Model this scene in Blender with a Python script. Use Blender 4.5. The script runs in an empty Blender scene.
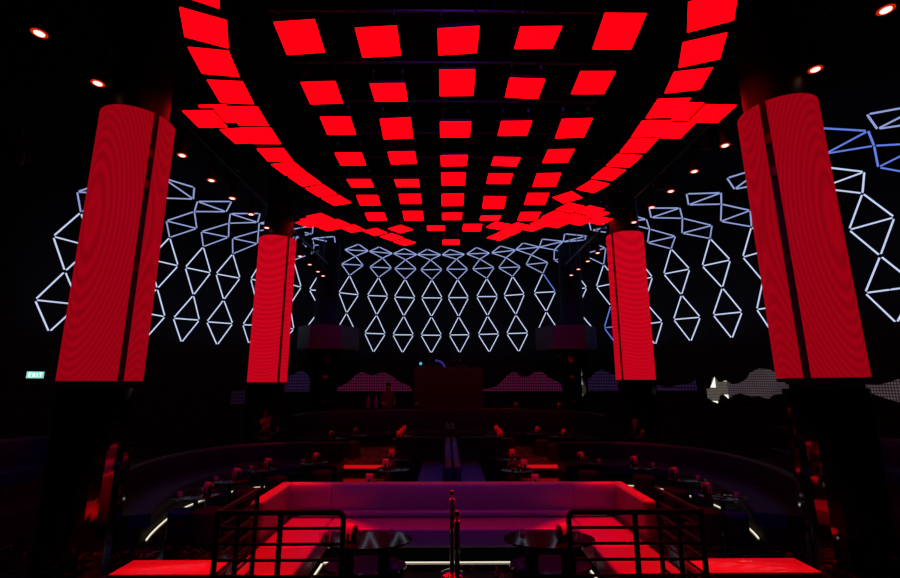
import bpy, bmesh, math, random
from mathutils import Vector, Matrix
random.seed(7)
scene = bpy.context.scene
COL = scene.collection
PI = math.pi

WALL = [[-14.49, 7.4], [-11.49, 13.21], [-10.89, 14.38], [-10.28, 15.55], [-9.62, 16.67], [-8.85, 17.71], [-7.97, 18.64], [-7.01, 19.52], [-5.96, 20.43], [-4.8, 21.3], [-3.51, 21.99], [-2.14, 22.42], [-0.72, 22.6], [0.71, 22.54], [2.13, 22.26], [3.51, 21.76], [4.84, 21.06], [6.08, 20.2], [7.23, 19.2], [8.24, 18.06], [9.11, 16.81], [9.83, 15.48], [10.44, 14.13], [11.01, 12.79], [11.56, 11.51], [12.11, 10.27], [12.65, 9.07]]
CHAINS = [
 ('Ly', [[-11.18, 13.04, 3.55], [-10.85, 12.84, 5.26], [-10.68, 12.84, 7.03], [-9.29, 12.12, 7.75], [-7.79, 11.47, 7.96], [-11.23, 12.48, 4.37], [-10.69, 13.32, 4.38], [-10.98, 12.41, 6.16], [-10.58, 13.32, 6.13], [-10.19, 12.02, 7.32], [-9.88, 12.92, 7.62], [-8.74, 11.47, 8.26], [-8.33, 12.31, 7.91]], [1, 1, 1, 1]),
 ('L0', [[-10.39, 14.09, 3.52], [-10.35, 14.13, 5.26], [-10.14, 14.06, 7.02], [-8.74, 13.28, 7.67], [-7.25, 12.47, 7.66], [-10.75, 13.77, 4.4], [-10.17, 14.58, 4.37], [-10.44, 13.64, 6.15], [-10.0, 14.53, 6.13], [-9.69, 13.23, 7.35], [-9.24, 14.11, 7.46], [-8.2, 12.5, 7.96], [-7.74, 13.34, 7.66]], [1, 1, 1, 1]),
 ('La', [[-9.8, 15.18, 3.61], [-9.76, 15.33, 5.26], [-9.51, 15.25, 7.04], [-8.2, 14.27, 7.61], [-6.65, 13.5, 7.65], [-10.26, 14.99, 4.45], [-9.68, 15.81, 4.37], [-9.85, 14.85, 6.16], [-9.37, 15.7, 6.15], [-9.13, 14.36, 7.32], [-8.57, 15.17, 7.34], [-7.66, 13.43, 7.62], [-7.2, 14.33, 7.63]], [1, 1, 1, 1]),
 ('Lb', [[-9.46, 16.59, 3.55], [-9.11, 16.39, 5.23], [-8.89, 16.29, 7.02], [-7.57, 15.34, 7.59], [-6.12, 14.4, 7.6], [-9.53, 16.05, 4.35], [-9.1, 16.95, 4.4], [-9.24, 15.91, 6.14], [-8.77, 16.77, 6.15], [-8.53, 15.4, 7.3], [-7.97, 16.22, 7.36], [-7.12, 14.45, 7.61], [-6.56, 15.3, 7.61]], [1, 1, 1, 1]),
 ('Lc', [[-8.68, 17.6, 3.53], [-8.48, 17.36, 5.23], [-8.25, 17.25, 7.02], [-6.95, 16.35, 7.65], [-5.59, 15.31, 7.81], [-8.87, 17.04, 4.35], [-8.28, 17.85, 4.38], [-8.63, 16.88, 6.14], [-8.08, 17.68, 6.15], [-7.91, 16.41, 7.38], [-7.33, 17.24, 7.43], [-6.56, 15.43, 7.62], [-5.97, 16.23, 7.78]], [1, 1, 1, 1]),
 ('Ld', [[-7.88, 18.52, 3.67], [-7.53, 18.12, 5.24], [-7.4, 18.01, 7.0], [-6.2, 17.47, 7.71], [-4.93, 16.3, 7.85], [-7.86, 17.79, 4.33], [-7.2, 18.55, 4.39], [-7.63, 17.61, 6.1], [-7.21, 18.5, 6.13], [-7.18, 17.57, 7.87], [-6.64, 18.35, 7.56], [-5.9, 16.51, 7.74], [-5.23, 17.25, 7.84]], [1, 1, 1, 1]),
 ('Le', [[-6.94, 19.04, 3.54], [-6.46, 18.84, 5.28], [-6.39, 18.71, 7.16], [-5.49, 18.43, 7.72], [-4.34, 17.13, 7.69], [-6.92, 18.5, 4.41], [-6.38, 19.31, 4.33], [-6.76, 18.5, 6.18], [-6.18, 19.29, 6.12], [-6.34, 18.7, 8.16], [-5.8, 19.38, 7.66], [-5.28, 17.46, 7.72], [-4.53, 18.12, 7.73]], [1, 1, 1, 1]),
 ('Lf', [[-5.74, 19.97, 3.53], [-5.48, 19.87, 5.26], [-5.59, 20.0, 7.0], [-4.78, 19.05, 7.64], [-3.95, 17.54, 7.71], [-5.92, 19.52, 4.41], [-5.32, 20.31, 4.37], [-5.97, 19.76, 6.1], [-5.11, 20.24, 6.13], [-5.62, 19.52, 7.87], [-4.81, 20.05, 7.62], [-4.81, 18.06, 7.71], [-3.93, 18.53, 7.72]], [1, 1, 1, 1]),
 ('B1', [[-4.57, 20.93, 3.52], [-4.56, 20.95, 5.25], [-4.52, 21.03, 7.04], [-3.97, 19.5, 7.55], [-3.52, 17.82, 7.59], [-4.91, 20.57, 4.39], [-4.14, 21.21, 4.38], [-4.89, 20.65, 6.15], [-4.09, 21.19, 6.15], [-4.71, 20.12, 7.36], [-3.79, 20.47, 7.39], [-4.23, 18.53, 7.57], [-3.29, 18.79, 7.59]], [1, 1, 1, 1]),
 ('B2', [[-3.39, 21.72, 3.51], [-3.27, 21.53, 5.25], [-3.23, 21.49, 7.05], [-2.84, 19.9, 7.58], [-2.74, 18.16, 7.58], [-3.79, 21.44, 4.38], [-2.87, 21.81, 4.38], [-3.72, 21.41, 6.16], [-2.78, 21.67, 6.17], [-3.51, 20.59, 7.34], [-2.54, 20.83, 7.36], [-3.28, 19.0, 7.63], [-2.3, 19.06, 7.56]], [1, 1, 1, 1]),
 ('B3', [[-2.08, 22.22, 3.52], [-2.02, 21.83, 5.24], [-1.98, 21.78, 7.04], [-1.83, 20.16, 7.57], [-1.73, 18.44, 7.6], [-2.54, 21.97, 4.36], [-1.56, 22.13, 4.37], [-2.5, 21.82, 6.16], [-1.5, 21.98, 6.15], [-2.41, 20.94, 7.35], [-1.4, 21.04, 7.37], [-2.28, 19.27, 7.61], [-1.27, 19.33, 7.59]], [1, 1, 1, 1]),
 ('B4', [[-0.71, 22.37, 3.51], [-0.7, 21.99, 5.24], [-0.69, 21.91, 7.04], [-0.71, 20.28, 7.6], [-0.79, 18.57, 7.61], [-1.21, 22.22, 4.37], [-0.21, 22.21, 4.36], [-1.19, 21.96, 6.15], [-0.18, 22.05, 6.16], [-1.2, 21.11, 7.34], [-0.19, 21.11, 7.36], [-1.26, 19.45, 7.62], [-0.23, 19.4, 7.6]], [1, 1, 1, 1]),
 ('B5', [[0.66, 22.27, 3.52], [0.61, 22.02, 5.24], [0.56, 21.86, 7.04], [0.47, 20.25, 7.63], [0.15, 18.54, 7.59], [0.16, 22.25, 4.38], [1.13, 22.04, 4.37], [0.09, 21.85, 6.14], [1.09, 21.88, 6.15], [0.01, 21.09, 7.37], [1.02, 21.03, 7.35], [-0.18, 19.49, 7.62], [0.8, 19.3, 7.6]], [1, 1, 1, 1]),
 ('B6', [[2.06, 21.98, 3.53], [1.98, 21.73, 5.24], [1.96, 21.61, 7.04], [1.52, 20.04, 7.58], [1.26, 18.33, 7.62], [1.54, 22.0, 4.38], [2.5, 21.69, 4.38], [1.46, 21.64, 6.15], [2.46, 21.56, 6.15], [1.24, 20.97, 7.35], [2.23, 20.71, 7.36], [0.89, 19.26, 7.6], [1.87, 19.11, 7.6]], [1, 1, 1, 1]),
 ('B7', [[3.38, 21.46, 3.52], [3.26, 21.26, 5.23], [3.15, 21.22, 7.06], [2.65, 19.64, 7.54], [2.21, 17.98, 7.58], [2.84, 21.51, 4.37], [3.78, 21.14, 4.37], [2.72, 21.25, 6.13], [3.67, 21.11, 6.18], [2.42, 20.58, 7.31], [3.37, 20.27, 7.28], [1.94, 18.94, 7.56], [2.93, 18.68, 7.61]], [1, 1, 1, 1]),
 ('B8', [[4.62, 20.7, 3.52], [4.53, 20.54, 5.27], [4.46, 20.59, 7.06], [3.67, 19.14, 7.53], [3.06, 17.52, 7.57], [4.15, 20.85, 4.4], [5.02, 20.38, 4.38], [4.02, 20.61, 6.15], [4.98, 20.5, 6.18], [3.61, 20.13, 7.35], [4.49, 19.64, 7.33], [2.91, 18.51, 7.59], [3.84, 18.16, 7.59]], [1, 1, 1, 1]),
 ('B9', [[5.94, 19.79, 3.53], [5.7, 19.76, 5.24], [5.64, 19.75, 7.02], [4.54, 18.56, 7.59], [3.71, 17.03, 7.58], [5.49, 20.15, 4.35], [6.2, 19.44, 4.44], [5.23, 19.97, 6.12], [6.1, 19.49, 6.16], [4.74, 19.52, 7.4], [5.49, 18.86, 7.46], [3.79, 17.99, 7.54], [4.65, 17.52, 7.64]], [1, 1, 1, 1]),
 ('R1', [[7.09, 18.93, 3.54], [6.83, 18.78, 5.26], [6.64, 18.75, 7.01], [5.54, 17.66, 7.74], [4.41, 16.36, 7.57], [6.66, 19.25, 4.39], [7.25, 18.45, 4.4], [6.39, 19.12, 6.12], [7.08, 18.41, 6.16], [5.71, 18.58, 7.4], [6.47, 17.9, 7.48], [4.61, 17.35, 7.57], [5.34, 16.69, 7.6]], [1, 1, 1, 1]),
 ('R2', [[8.16, 17.92, 3.59], [7.79, 17.71, 5.25], [7.6, 17.62, 7.0], [6.41, 16.54, 7.64], [5.05, 15.47, 7.78], [7.62, 18.16, 4.38], [8.25, 17.37, 4.41], [7.4, 18.06, 6.12], [7.97, 17.26, 6.13], [6.67, 17.45, 7.33], [7.36, 16.73, 7.39], [5.42, 16.4, 7.73], [6.03, 15.61, 7.61]], [1, 1, 1, 1]),
 ('R3', [[8.9, 16.7, 3.6], [8.63, 16.5, 5.29], [8.38, 16.44, 7.03], [7.13, 15.34, 7.42], [5.69, 14.44, 7.73], [8.5, 17.0, 4.45], [9.04, 16.15, 4.42], [8.22, 16.86, 6.16], [8.79, 16.06, 6.16], [7.44, 16.26, 7.21], [8.1, 15.5, 7.21], [6.16, 15.32, 7.67], [6.65, 14.47, 7.46]], [1, 1, 1, 1]),
 ('R4', [[9.56, 15.32, 3.59], [9.37, 15.21, 5.3], [9.12, 15.17, 7.03], [7.73, 14.24, 7.42], [6.25, 13.35, 7.42], [9.25, 15.72, 4.44], [9.68, 14.81, 4.41], [9.0, 15.62, 6.16], [9.46, 14.74, 6.15], [8.14, 15.12, 7.2], [8.7, 14.28, 7.19], [6.71, 14.25, 7.44], [7.22, 13.39, 7.44]], [1, 1, 1, 1]),
 ('R5', [[9.77, 13.73, 3.69], [9.85, 13.89, 5.25], [9.77, 13.96, 7.04], [8.33, 13.08, 7.45], [6.83, 12.23, 7.41], [9.89, 14.4, 4.43], [10.36, 13.52, 4.45], [9.63, 14.36, 6.14], [10.01, 13.46, 6.17], [8.81, 13.97, 7.22], [9.24, 13.16, 7.28], [7.34, 13.1, 7.43], [7.82, 12.23, 7.45]], [1, 1, 1, 1]),
 ('R6', [[10.33, 12.37, 3.55], [10.47, 12.53, 5.26], [10.44, 12.62, 7.02], [9.02, 11.82, 7.59], [7.4, 11.25, 7.44], [10.29, 12.96, 4.37], [10.8, 12.11, 4.4], [10.25, 13.03, 6.12], [10.6, 12.1, 6.16], [9.48, 12.66, 7.29], [9.97, 11.79, 7.3], [8.06, 12.0, 7.46], [8.35, 11.08, 7.7]], [1, 1, 1, 1]),
 ('R7', [[10.88, 10.96, 3.57], [11.01, 11.18, 5.31], [11.04, 11.37, 7.08], [9.52, 10.74, 7.52], [7.86, 10.37, 7.79], [10.74, 11.49, 4.41], [11.34, 10.73, 4.44], [10.8, 11.69, 6.17], [11.2, 10.82, 6.21], [10.08, 11.55, 7.3], [10.46, 10.62, 7.33], [8.57, 11.04, 7.6], [8.81, 10.08, 7.75]], [1, 1, 1, 1]),
 ('R8', [[11.41, 9.76, 3.53], [11.52, 9.99, 5.26], [11.63, 10.21, 7.01], [10.11, 9.91, 7.65], [8.47, 9.59, 7.92], [11.08, 10.18, 4.37], [11.88, 9.59, 4.39], [11.23, 10.45, 6.12], [11.88, 9.71, 6.17], [10.8, 10.59, 7.44], [11.06, 9.62, 7.57], [9.19, 10.21, 7.6], [9.36, 9.24, 7.64]], [0, 0, 1, 1]),
 ('R9', [[11.92, 8.6, 3.52], [12.02, 8.8, 5.26], [12.18, 9.02, 7.01], [10.75, 9.1, 7.82], [9.03, 8.87, 7.81], [11.52, 8.91, 4.38], [12.42, 8.49, 4.38], [11.71, 9.21, 6.14], [12.49, 8.61, 6.14], [11.57, 9.59, 7.56], [11.61, 8.61, 7.73], [9.82, 9.48, 7.83], [9.95, 8.49, 7.83]], [0, 0, 0, 1]),
]
WAVES = {
 'W1': [[-6.675, 19.603, 2.381, 1.769], [-6.58, 19.686, 2.412, 1.767], [-6.483, 19.769, 2.444, 1.765], [-6.389, 19.851, 2.518, 1.763], [-6.293, 19.934, 2.593, 1.761], [-6.16, 20.049, 2.616, 1.759], [-6.02, 20.17, 2.534, 1.756], [-5.871, 20.299, 2.281, 1.754]],
 'W2': [[-4.863, 21.054, 1.89, 1.759], [-4.76, 21.131, 1.949, 1.757], [-4.655, 21.197, 2.009, 1.756], [-4.546, 21.255, 2.069, 1.755], [-4.437, 21.314, 2.13, 1.753], [-4.338, 21.367, 2.241, 1.752], [-4.238, 21.421, 2.353, 1.751], [-4.138, 21.475, 2.466, 1.75], [-4.028, 21.534, 2.534, 1.748], [-3.917, 21.593, 2.603, 1.747], [-3.789, 21.662, 2.559, 1.746], [-3.661, 21.731, 2.515, 1.744], [-3.543, 21.795, 2.477, 1.743], [-3.423, 21.853, 2.439, 1.742], [-3.28, 21.898, 2.501, 1.741], [-3.137, 21.943, 2.564, 1.74], [-2.984, 21.991, 2.572, 1.739], [-2.831, 22.039, 2.579, 1.738], [-2.665, 22.091, 2.481, 1.737], [-2.499, 22.143, 2.381, 1.736], [-2.36, 22.187, 2.273, 1.735], [-2.22, 22.231, 2.164, 1.734], [-2.073, 22.272, 2.105, 1.733], [-1.923, 22.29, 2.046, 1.732], [-1.774, 22.309, 1.987, 1.732], [-1.606, 22.329, 1.778, 1.732]],
 'W3': [[1.749, 22.171, 1.826, 1.734], [1.888, 22.143, 1.85, 1.735], [2.028, 22.115, 1.873, 1.735], [2.165, 22.075, 1.897, 1.736], [2.302, 22.026, 1.92, 1.737], [2.485, 21.959, 2.059, 1.739], [2.645, 21.901, 2.228, 1.74], [2.806, 21.843, 2.398, 1.741], [2.953, 21.79, 2.503, 1.742], [3.1, 21.736, 2.607, 1.743], [3.215, 21.695, 2.584, 1.744], [3.329, 21.654, 2.56, 1.745], [3.412, 21.623, 2.396, 1.745], [3.545, 21.559, 2.395, 1.747], [3.676, 21.49, 2.395, 1.748], [3.807, 21.422, 2.394, 1.749], [3.914, 21.365, 2.488, 1.751], [4.022, 21.309, 2.581, 1.752], [4.157, 21.237, 2.603, 1.753], [4.292, 21.167, 2.624, 1.755], [4.456, 21.08, 2.528, 1.756], [4.62, 20.994, 2.346, 1.758], [4.73, 20.936, 2.289, 1.759], [4.837, 20.866, 2.231, 1.761], [4.942, 20.794, 2.175, 1.762], [5.046, 20.722, 2.118, 1.764], [5.147, 20.652, 1.809, 1.766]],
 'W4': [[6.005, 20.056, 2.197, 1.778], [6.075, 19.994, 2.251, 1.779], [6.164, 19.916, 2.353, 1.78], [6.253, 19.838, 2.454, 1.782], [6.341, 19.761, 2.554, 1.783], [6.448, 19.667, 2.617, 1.785], [6.555, 19.574, 2.679, 1.787], [6.652, 19.489, 2.613, 1.789], [6.748, 19.404, 2.548, 1.791], [6.826, 19.337, 2.504, 1.792], [6.903, 19.269, 2.46, 1.794], [6.981, 19.201, 2.449, 1.795], [7.058, 19.133, 2.438, 1.796]],
 'W5': [[8.107, 17.976, 2.046, 1.821], [8.176, 17.879, 2.019, 1.826], [8.243, 17.782, 1.992, 1.831], [8.31, 17.685, 1.977, 1.835], [8.377, 17.589, 1.961, 1.84], [8.456, 17.473, 1.998, 1.846], [8.535, 17.36, 2.033, 1.851], [8.612, 17.249, 2.052, 1.856], [8.687, 17.139, 2.071, 1.862], [8.752, 17.046, 2.09, 1.866], [8.816, 16.954, 2.108, 1.87], [8.879, 16.863, 2.126, 1.875], [8.948, 16.762, 2.268, 1.879], [8.968, 16.733, 2.092, 1.881]],
 'W0': [[-8.237, 18.131, 1.821, 1.301], [-8.148, 18.225, 1.838, 1.304], [-8.057, 18.321, 1.855, 1.307], [-7.987, 18.395, 1.86, 1.31], [-7.916, 18.47, 1.865, 1.313], [-7.844, 18.543, 1.87, 1.316]],
 'W6a': [[9.145, 16.407, 1.922, 1.614], [9.181, 16.341, 1.941, 1.583], [9.216, 16.276, 1.959, 1.543], [9.26, 16.194, 2.299, 1.514], [9.304, 16.113, 2.333, 1.466], [9.311, 16.1, 2.308, 1.456], [9.353, 16.022, 2.164, 1.689], [9.361, 16.006, 2.164, 1.728], [9.427, 15.885, 2.164, 1.765], [9.464, 15.816, 2.247, 1.692], [9.493, 15.762, 2.197, 1.62]],
 'W6b': [[9.493, 15.762, 2.197, 1.62], [9.531, 15.693, 2.148, 1.677], [9.567, 15.625, 2.099, 1.734], [9.583, 15.595, 2.103, 1.756], [9.639, 15.493, 2.118, 1.775], [9.692, 15.39, 2.133, 1.794], [9.744, 15.276, 2.197, 1.76], [9.795, 15.164, 2.261, 1.726], [9.828, 15.089, 2.388, 1.706], [9.845, 15.053, 2.451, 1.71], [9.887, 14.959, 2.497, 1.719], [9.929, 14.867, 2.543, 1.728], [9.97, 14.776, 2.588, 1.7], [10.009, 14.692, 2.58, 1.672], [10.046, 14.609, 2.573, 1.645], [10.084, 14.526, 2.566, 1.721], [10.107, 14.475, 2.54, 1.771], [10.138, 14.406, 2.506, 1.782], [10.169, 14.339, 2.472, 1.793], [10.199, 14.272, 2.438, 1.804], [10.21, 14.248, 2.417, 1.808], [10.242, 14.177, 2.353, 1.82], [10.274, 14.106, 2.29, 1.832], [10.305, 14.036, 2.227, 1.844]],
 'W7': [[11.061, 12.271, 2.12, 1.914], [11.086, 12.212, 2.114, 1.89], [11.111, 12.154, 2.108, 1.866], [11.136, 12.097, 2.102, 1.842], [11.16, 12.04, 2.097, 1.819], [11.182, 11.99, 2.112, 1.795], [11.203, 11.941, 2.126, 1.771], [11.224, 11.892, 2.141, 1.748], [11.245, 11.844, 2.156, 1.725], [11.27, 11.786, 2.173, 1.709], [11.291, 11.737, 2.196, 1.695], [11.312, 11.688, 2.22, 1.682], [11.337, 11.63, 2.247, 1.678], [11.362, 11.575, 2.263, 1.674], [11.386, 11.519, 2.279, 1.671], [11.409, 11.465, 2.295, 1.667]],
}
TILES = [
 ('A1', -1.795, 4.950, 6.326, -6.6, 5.0, 0.0),
 ('B1', -0.814, 4.862, 6.198, -0.4, 4.0, 0.0),
 ('C1', 0.139, 4.833, 6.194, 4.6, 4.6, 0.0),
 ('D1', 1.095, 4.846, 6.256, 11.6, 1.4, 0.0),
 ('E1', 2.066, 4.797, 6.307, -10.7, -0.2, 0.0),
 ('A2', -1.789, 5.973, 6.269, -2.1, 2.2, 0.0),
 ('B2', -0.814, 5.899, 6.230, 6.3, 1.0, 0.0),
 ('C2', 0.145, 5.687, 6.238, -7.2, 1.1, 0.0),
 ('D2', 1.091, 5.763, 6.212, 4.4, -2.0, 0.0),
 ('E2', 2.069, 5.795, 6.329, -1.2, 0.5, 0.0),
 ('A3', -1.784, 6.942, 6.326, -3.3, 0.5, 0.0),
 ('B3', -0.796, 6.758, 6.173, -8.7, 3.1, 0.0),
 ('C3', 0.142, 6.698, 6.123, 2.1, 0.6, 0.0),
 ('D3', 1.094, 6.739, 6.173, 4.2, 1.1, 0.0),
 ('E3', 2.051, 6.761, 6.194, -5.8, 2.4, 0.0),
 ('A4', -1.771, 7.906, 6.223, -0.0, 0.3, 0.0),
 ('B4', -0.799, 7.783, 6.191, 1.6, 1.5, 0.0),
 ('C4', 0.142, 7.843, 6.169, 4.6, 1.3, 0.0),
 ('D4', 1.103, 7.936, 6.202, 8.8, -1.4, 0.0),
 ('E4', 2.056, 7.803, 6.249, -0.6, 2.3, 0.0),
 ('A5', -1.785, 8.989, 6.234, 6.0, 0.2, 0.0),
 ('B5', -0.801, 8.865, 6.183, 7.1, 0.5, 0.0),
 ('C5', 0.142, 8.686, 6.196, -5.7, 0.7, 0.0),
 ('D5', 1.080, 8.710, 6.217, 1.4, 0.2, 0.0),
 ('E5', 2.032, 8.688, 6.186, -7.1, 1.7, 0.0),
 ('A6', -1.796, 10.053, 6.292, -5.5, 0.2, 0.0),
 ('B6', -0.806, 9.756, 6.207, -2.9, 0.6, 0.0),
 ('C6', 0.142, 9.630, 6.137, -9.8, 1.3, 0.0),
 ('D6', 1.057, 9.594, 6.064, -9.6, -0.4, 0.0),
 ('E6', 2.057, 9.864, 6.261, -9.4, 0.3, 0.0),
 ('A7', -1.771, 11.044, 6.257, -2.0, 0.4, 0.0),
 ('B7', -0.814, 10.795, 6.192, -6.8, 0.5, 0.0),
 ('C7', 0.142, 10.721, 6.153, 1.1, 0.7, 0.0),
 ('D7', 1.071, 10.638, 6.085, 7.4, 0.7, 0.0),
 ('E7', 2.033, 10.732, 6.166, -3.5, 0.6, 0.0),
 ('B8', -0.280, 12.112, 6.322, 4.0, 0.6, 0.0),
 ('D8', 0.681, 11.526, 6.141, -2.2, 0.3, 0.0),
 ('C9', 0.143, 12.719, 6.104, 1.4, 0.1, 0.0),
 ('L0', -3.153, 5.095, 7.097, -0.8, -0.1, 27.2),
 ('L1', -2.868, 4.781, 6.299, -0.5, -0.8, 22.8),
 ('L2', -3.048, 5.376, 6.300, -2.2, 0.1, 8.2),
 ('L3', -3.119, 6.008, 6.296, -3.8, 0.4, 4.6),
 ('L4', -3.137, 6.626, 6.296, -3.1, -0.1, 1.3),
 ('L4b', -3.652, 6.786, 6.441, -0.0, -0.0, -2.1),
 ('L4c', -3.920, 6.833, 6.370, -0.0, 0.0, -0.9),
 ('L5', -3.154, 7.227, 6.299, -2.0, 0.1, 0.8),
 ('L5b', -3.638, 7.477, 6.441, -0.0, -0.0, -7.3),
 ('L6', -3.168, 7.901, 6.300, 0.2, 0.4, -1.7),
 ('L7', -3.099, 8.460, 6.300, -0.2, 0.3, -13.7),
 ('L8', -2.946, 8.989, 6.302, -1.7, -0.2, -19.0),
 ('L9', -2.760, 9.549, 6.299, -1.7, -0.0, -22.3),
 ('L10', -2.549, 10.094, 6.302, 0.5, -0.2, -21.8),
 ('M1', -3.239, 11.246, 6.300, 0.0, 0.0, -26.4),
 ('M1b', -3.540, 11.684, 6.370, 0.0, 0.0, -27.7),
 ('M1c', -3.797, 12.102, 6.440, 0.0, 0.0, -31.0),
 ('M2', -2.901, 11.676, 6.300, 0.0, 0.0, -29.0),
 ('M2b', -3.279, 12.193, 6.370, 0.0, 0.0, -27.7),
 ('M3', -2.573, 12.108, 6.300, -0.0, 0.0, -24.9),
 ('M4', -2.010, 12.473, 6.330, -0.0, 0.0, -32.8),
 ('M5', -1.256, 12.132, 6.300, -0.0, 0.0, -39.3),
 ('M6', -1.587, 12.850, 6.300, -0.0, 0.0, -38.4),
 ('M7', -1.255, 13.364, 6.300, -0.0, 0.0, -39.8),
 ('R0', 3.006, 4.475, 6.307, -1.3, -1.7, -26.1),
 ('R1', 3.239, 5.106, 6.302, -0.3, -0.2, -21.0),
 ('R2', 3.366, 5.700, 6.301, 1.0, 0.2, -11.3),
 ('R3', 3.399, 6.360, 6.302, -1.1, 0.6, -2.8),
 ('R3b', 3.924, 6.602, 6.400, -0.0, 0.0, 1.0),
 ('R3c', 4.202, 6.561, 6.340, 0.0, 0.0, 1.5),
 ('R4', 3.404, 6.946, 6.301, -1.2, -0.0, -1.9),
 ('R4b', 3.898, 7.162, 6.400, 0.0, 0.0, 1.0),
 ('R5', 3.421, 7.514, 6.304, 0.8, 0.3, 0.1),
 ('R6', 3.377, 8.077, 6.301, 0.4, -0.1, 6.6),
 ('R7', 3.286, 8.652, 6.301, -0.5, 0.3, 12.7),
 ('R8', 3.158, 9.267, 6.302, -1.0, -0.0, 23.1),
 ('R9', 2.767, 9.870, 6.301, -0.2, 0.1, 45.7),
 ('N1', 3.001, 10.510, 6.300, 0.0, 0.0, -63.4),
 ('N2', 3.529, 10.681, 6.300, 0.0, 0.0, -62.7),
 ('N2b', 3.819, 11.123, 6.370, -0.0, 0.0, -63.9),
 ('N2c', 4.167, 11.800, 6.440, 0.0, 0.0, -66.4),
 ('N3', 2.764, 11.041, 6.300, 0.0, 0.0, -62.0),
 ('N4', 3.267, 11.207, 6.300, -0.0, 0.0, -60.2),
 ('N4b', 3.576, 11.663, 6.370, -0.0, 0.0, -60.9),
 ('N5', 2.585, 11.542, 6.300, -0.0, -0.0, -60.9),
 ('N5b', 2.988, 11.871, 6.370, 0.0, 0.0, -61.4),
 ('N6', 1.951, 11.908, 6.300, 0.0, 0.0, -58.4),
 ('N6b', 2.367, 12.180, 6.370, 0.0, 0.0, -59.4),
 ('N7', 1.406, 11.835, 6.300, 0.0, 0.0, -64.2),
 ('N8', 1.797, 12.579, 6.370, 0.0, 0.0, -61.9),
 ('N9', 1.563, 13.259, 6.440, 0.0, 0.0, -57.9),
]
TILE_STRENGTH = 4.0
FRONT_LED = 0.29
REAR_LED = 0.52


# ---------------------------------------------------------------- materials
MATS = {}
def mat(name, color=(0.5, 0.5, 0.5), rough=0.5, metal=0.0, emit=None, strength=0.0, spec=0.5, bump=None, coat=0.0):
    if name in MATS:
        return MATS[name]
    m = bpy.data.materials.new(name)
    m.use_nodes = True
    nt = m.node_tree
    b = nt.nodes['Principled BSDF']
    b.inputs['Base Color'].default_value = (*color, 1)
    b.inputs['Roughness'].default_value = rough
    b.inputs['Metallic'].default_value = metal
    b.inputs['Specular IOR Level'].default_value = spec
    b.inputs['Coat Weight'].default_value = coat
    if emit:
        b.inputs['Emission Color'].default_value = (*emit, 1)
        b.inputs['Emission Strength'].default_value = strength
    if bump:
        tc = nt.nodes.new('ShaderNodeTexCoord')
        n = nt.nodes.new('ShaderNodeTexNoise')
        n.inputs['Scale'].default_value = bump[0]
        n.inputs['Detail'].default_value = 3
        bp = nt.nodes.new('ShaderNodeBump')
        bp.inputs['Strength'].default_value = bump[1]
        bp.inputs['Distance'].default_value = 0.02
        nt.links.new(tc.outputs['Object'], n.inputs['Vector'])
        nt.links.new(n.outputs['Fac'], bp.inputs['Height'])
        nt.links.new(bp.outputs['Normal'], b.inputs['Normal'])
    MATS[name] = m
    return m

def lamp(name, color, strength):
    return mat(name, (0.02, 0.02, 0.02), 0.4, emit=color, strength=strength)

class NT:
    """small helper for maths node chains"""
    def __init__(self, m):
        self.t = m.node_tree
    def n(self, kind, **kw):
        x = self.t.nodes.new(kind)
        for k, v in kw.items():
            setattr(x, k, v)
        return x
    def math(self, op, a, b=None):
        x = self.n('ShaderNodeMath', operation=op)
        for i, v in enumerate((a, b)):
            if v is None:
                continue
            if isinstance(v, (int, float)):
                x.inputs[i].default_value = v
            else:
                self.t.links.new(v, x.inputs[i])
        return x.outputs[0]

def led_column_mat(name, base, ax, az, zc, xc, amp):
    """red LED wall: camera moire bands put into its emission as rings"""
    m = mat(name, (0.01, 0.0, 0.0), 0.7, spec=0.1)
    b = m.node_tree.nodes['Principled BSDF']
    h = NT(m)
    tc = h.n('ShaderNodeTexCoord')
    sp = h.n('ShaderNodeSeparateXYZ')
    m.node_tree.links.new(tc.outputs['Object'], sp.inputs[0])
    dx = h.math('SUBTRACT', sp.outputs['X'], xc)
    dz = h.math('SUBTRACT', sp.outputs['Z'], zc)
    ph = h.math('ADD', h.math('MULTIPLY', h.math('MULTIPLY', dx, dx), ax), h.math('MULTIPLY', h.math('MULTIPLY', dz, dz), az))
    s = h.math('SINE', ph)
    st = h.math('ADD', h.math('MULTIPLY', s, amp), 1.0)
    fine = h.math('ADD', h.math('MULTIPLY', h.math('SINE', h.math('MULTIPLY', sp.outputs['Z'], 300.0)), 0.05), 1.0)
    st = h.math('MULTIPLY', h.math('MULTIPLY', st, fine), base)
    m.node_tree.links.new(st, b.inputs['Emission Strength'])
    b.inputs['Emission Color'].default_value = (1, 0.002, 0.02, 1)
    return m

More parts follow.
